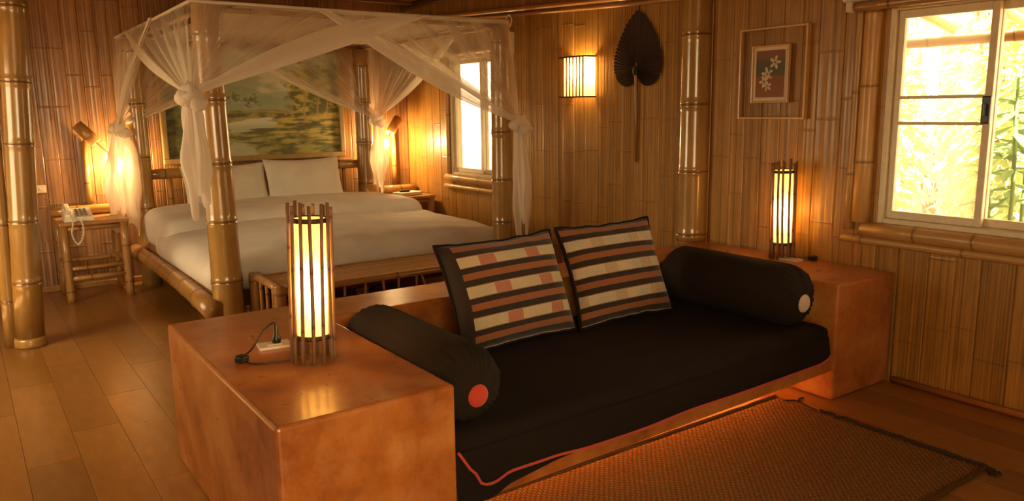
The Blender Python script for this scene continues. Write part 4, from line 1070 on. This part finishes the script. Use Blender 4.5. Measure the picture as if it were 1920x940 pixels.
# ================================================================== RUG
rug = thing('woven_rug', (-1.7, -0.28, 0), 'coarse brown woven rug in front of the daybed', 'rug')
rx0, rx1, ry0, ry1 = -2.72, -0.70, -0.75, 0.262
def redge(u): return 0.008 * noise.noise(Vector((u * 6, 0, 0)))
m = MB()
def rf(u, v):
    x = rx0 + u * (rx1 - rx0 + redge(v * 2)); y = ry0 + v * (ry1 - ry0) + redge(u * 3 + 5) * (1 - v)
    z = 0.011 + 0.0015 * noise.noise(Vector((x * 5, y * 5, 0)))
    if u in (0.0, 1.0) or v in (0.0, 1.0): z = 0.0015
    return (x, y, z)
grid(m, rf, 90, 44, tcf=lambda u, v: (rx0 + u * (rx1 - rx0), ry0 + v * (ry1 - ry0), 0)); obj('weave', m, M['rug'], rug)
def rope(name, a, b, n, r, mat, amp=0.004, seed=0):
    m = MB(); a, b = Vector(a), Vector(b); pts = []
    for i in range(n + 1):
        t = i / n; p = a.lerp(b, t); pts.append(p + Vector((amp * noise.noise(Vector((t * 20, seed, 0))), amp * noise.noise(Vector((t * 20, seed, 9))), 0)))
    rr = [r * (1 + 0.28 * (1 if i % 2 else -1)) for i in range(n + 1)]
    tube(m, pts, rr, 7); return obj(name, m, mat, rug)
rope('braided_edge', (rx0, ry1, 0.011), (rx1, ry1, 0.011), 240, 0.0085, M['rug']); rope('braided_edge', (rx0, ry0, 0.010), (rx1, ry0, 0.010), 240, 0.0085, M['rug'], 0.006, 3)
rope('dark_binding', (rx1 + 0.003, ry0, 0.012), (rx1 + 0.003, ry1 - 0.25, 0.012), 120, 0.0075, M['fringe'], 0.012, 5)
rg = random.Random(4)
def strand(pts, r=0.0045): m = MB(); tube(m, spline(pts, 6), r, 5); obj('loose_strand', m, M['fringe'], rug)
strand([(-0.71, 0.02, 0.012), (-0.685, 0.10, 0.008), (-0.66, 0.16, 0.006), (-0.70, 0.20, 0.006), (-0.76, 0.21, 0.006)])
strand([(-0.67, 0.15, 0.006), (-0.63, 0.175, 0.006), (-0.60, 0.17, 0.006)]); strand([(-0.70, 0.195, 0.006), (-0.73, 0.235, 0.006), (-0.70, 0.25, 0.006)])
for k in range(10):
    yy = ry0 + rg.uniform(0, 0.55); strand([(rx1, yy, 0.01), (rx1 + rg.uniform(0.008, 0.03), yy + rg.uniform(-0.02, 0.03), 0.007), (rx1 + rg.uniform(0.0, 0.035), yy + rg.uniform(0.02, 0.06), 0.006)], 0.003)
for k in range(6): strand([(rx1, ry0 + 0.01, 0.012), (rx1 + rg.uniform(-0.03, 0.01), ry0 - rg.uniform(0.02, 0.05), 0.007), (rx1 - rg.uniform(-0.02, 0.06), ry0 - rg.uniform(0.03, 0.07), 0.006)], 0.0045)

# ================================================================== OUTDOORS
gd = struct('ground', box(MB(), (-30, -30, -0.5), (30, 30, -0.35)), M['soil'])
vf = struct('veranda_floor', box(MB(), (0.13, -4, -0.35), (2.3, 7, -0.03)), M['trimwood'])
vr = tag(bpy.data.objects.new('veranda_roof', None), kind='structure'); COL.objects.link(vr); vr.location = (1.2, 1.5, 1.9)
def zr(x): return 2.46 - (x - 0.1) * 0.215
for i in range(12):
    x0 = 0.13 + i * 0.15; m = MB(); vs = []
    for yy in (-3.0, 6.6): vs += [(x0, yy, zr(x0) + 0.05), (x0 + 0.144, yy, zr(x0 + 0.144) + 0.05), (x0 + 0.144, yy, zr(x0 + 0.144) + 0.075), (x0, yy, zr(x0) + 0.075)]
    m.add(vs, [(0, 1, 2, 3), (7, 6, 5, 4), (0, 4, 5, 1), (1, 5, 6, 2), (2, 6, 7, 3), (3, 7, 4, 0)], smooth=False); obj('roof_board', m, M['trimwood'], vr)
for k in range(14):
    yy = 6.2 - k * 0.50 - 0.24; m = MB(); tube(m, [(0.13, yy - 0.0, zr(0.13) + 0.005), (2.2, yy, zr(2.2) + 0.005)], 0.036, 10); obj('rafter', m, M['pole'], vr)
m = MB(); pole(m, (2.05, -3.0, 1.925), (2.05, 6.6, 1.925), 0.04, n=12, gap=0.6); obj('eave_beam', m, M['pole'], vr)
for yy in (-1.6, 2.6, 6.0):
    m = MB(); pole(m, (2.05, yy, -0.04), (2.05, yy, 1.90), 0.05, n=12, gap=0.45); obj('veranda_post', m, M['pole'], vr)

def leaf_pts(c, d, up, L, w):
    side = d.cross(up).normalized(); up2 = side.cross(d).normalized()
    return [c, c + d * L * 0.35 + side * w, c + d * L * 0.72 + side * w * 0.7 - up2 * L * 0.06, c + d * L - up2 * L * 0.18, c + d * L * 0.72 - side * w * 0.7 - up2 * L * 0.06, c + d * L * 0.35 - side * w]
def bush(name, c, rx, ry, rz, n, L, mat, label, seed, cat='bush'):
    rng = random.Random(seed); t = thing(name, (c[0], c[1], -0.35), label, cat, 'garden greenery outside the windows')
    m = MB()
    for k in range(7):
        a = rng.uniform(0, 6.28); tube(m, [(c[0], c[1], -0.36), (c[0] + cos(a) * rx * 0.3, c[1] + sin(a) * ry * 0.3, c[2]), (c[0] + cos(a) * rx * 0.7, c[1] + sin(a) * ry * 0.7, c[2] + rz * 0.6)], [0.03, 0.02, 0.006], 6)
    obj('stems', m, M['stick'], t)
    m = MB()
    for k in range(n):
        v = Vector((rng.gauss(0, 1), rng.gauss(0, 1), rng.gauss(0, 1))).normalized() * rng.uniform(0.45, 1.0) ** 0.5
        p = Vector((c[0] + v.x * rx, c[1] + v.y * ry, c[2] + v.z * rz))
        d = (v + Vector((rng.uniform(-.8, .8), rng.uniform(-.8, .8), rng.uniform(-.9, .3)))).normalized()
        l = L * rng.uniform(0.6, 1.3); m.add(leaf_pts(p, d, Vector((rng.uniform(-.4, .4), rng.uniform(-.4, .4), 1)), l, l * 0.22), [(0, 1, 2, 3), (0, 3, 4, 5)], smooth=False)
    tag(obj('foliage', m, mat, t), kind='stuff')
B = [((3.5, 2.45, 1.1), 0.6, 0.6, 1.5, 1900, 0.17, 'leaf', 'sunlit bushy shrub seen in the dusty left pane of the garden window'),
     ((5.3, 1.9, 1.6), 0.55, 0.6, 2.0, 1900, 0.19, 'leaf_dry', 'yellow leaved shrub behind the others outside the garden window'),
     ((6.9, 3.4, 1.7), 1.0, 1.3, 2.2, 2200, 0.2, 'leaf_dry', 'tall yellowish tree crown farther back outside the garden window'),
     ((4.2, 1.05, 1.3), 0.55, 0.55, 1.8, 1900, 0.19, 'leaf', 'green shrub outside the right sash of the garden window'),
     ((2.9, 6.5, 0.8), 0.6, 0.9, 1.2, 1300, 0.16, 'leaf_dry', 'bright shrub seen through the bed window'),
     ((4.9, 8.6, 1.6), 1.2, 1.3, 2.0, 1500, 0.2, 'leaf', 'tall green shrub farther back outside the bed window')]
for i, (c, rx, ry, rz, n, L, mt_, lab) in enumerate(B): bush('garden_shrub', c, rx, ry, rz, n, L, M[mt_], lab, 50 + i)
# broad-leaved plant right outside the open pane, leaf by leaf
bl = thing('broad_leaved_plant', (2.75, 0.75, -0.35), 'broad-leaved tropical plant outside the right pane of the garden window', 'plant', 'garden greenery outside the windows')
rgp = random.Random(77)
stems = [((2.7, 0.80), 1.15), ((2.85, 0.70), 1.45), ((2.65, 0.62), 1.75), ((2.95, 0.66), 1.95)]
for (sx, sy), h in stems:
    m = MB(); tube(m, [(sx, sy, -0.36), (sx + 0.03, sy + 0.02, h * 0.5), (sx, sy + 0.05, h)], [0.02, 0.016, 0.010], 8); obj('stem', m, M['leaf_big'], bl)
    for k in range(16):
        z = h - 0.055 * k + 0.05; a = k * 2.4 + sx * 9; L = rgp.uniform(0.22, 0.36)
        d = Vector((cos(a), sin(a), rgp.uniform(-0.45, 0.5))).normalized(); m = MB()
        m.add(leaf_pts(Vector((sx, sy + 0.03, z)), d, Vector((0, 0, 1)), L, L * 0.17), [(0, 1, 2, 3), (0, 3, 4, 5)], smooth=False); obj('leaf', m, M['leaf_big'], bl)
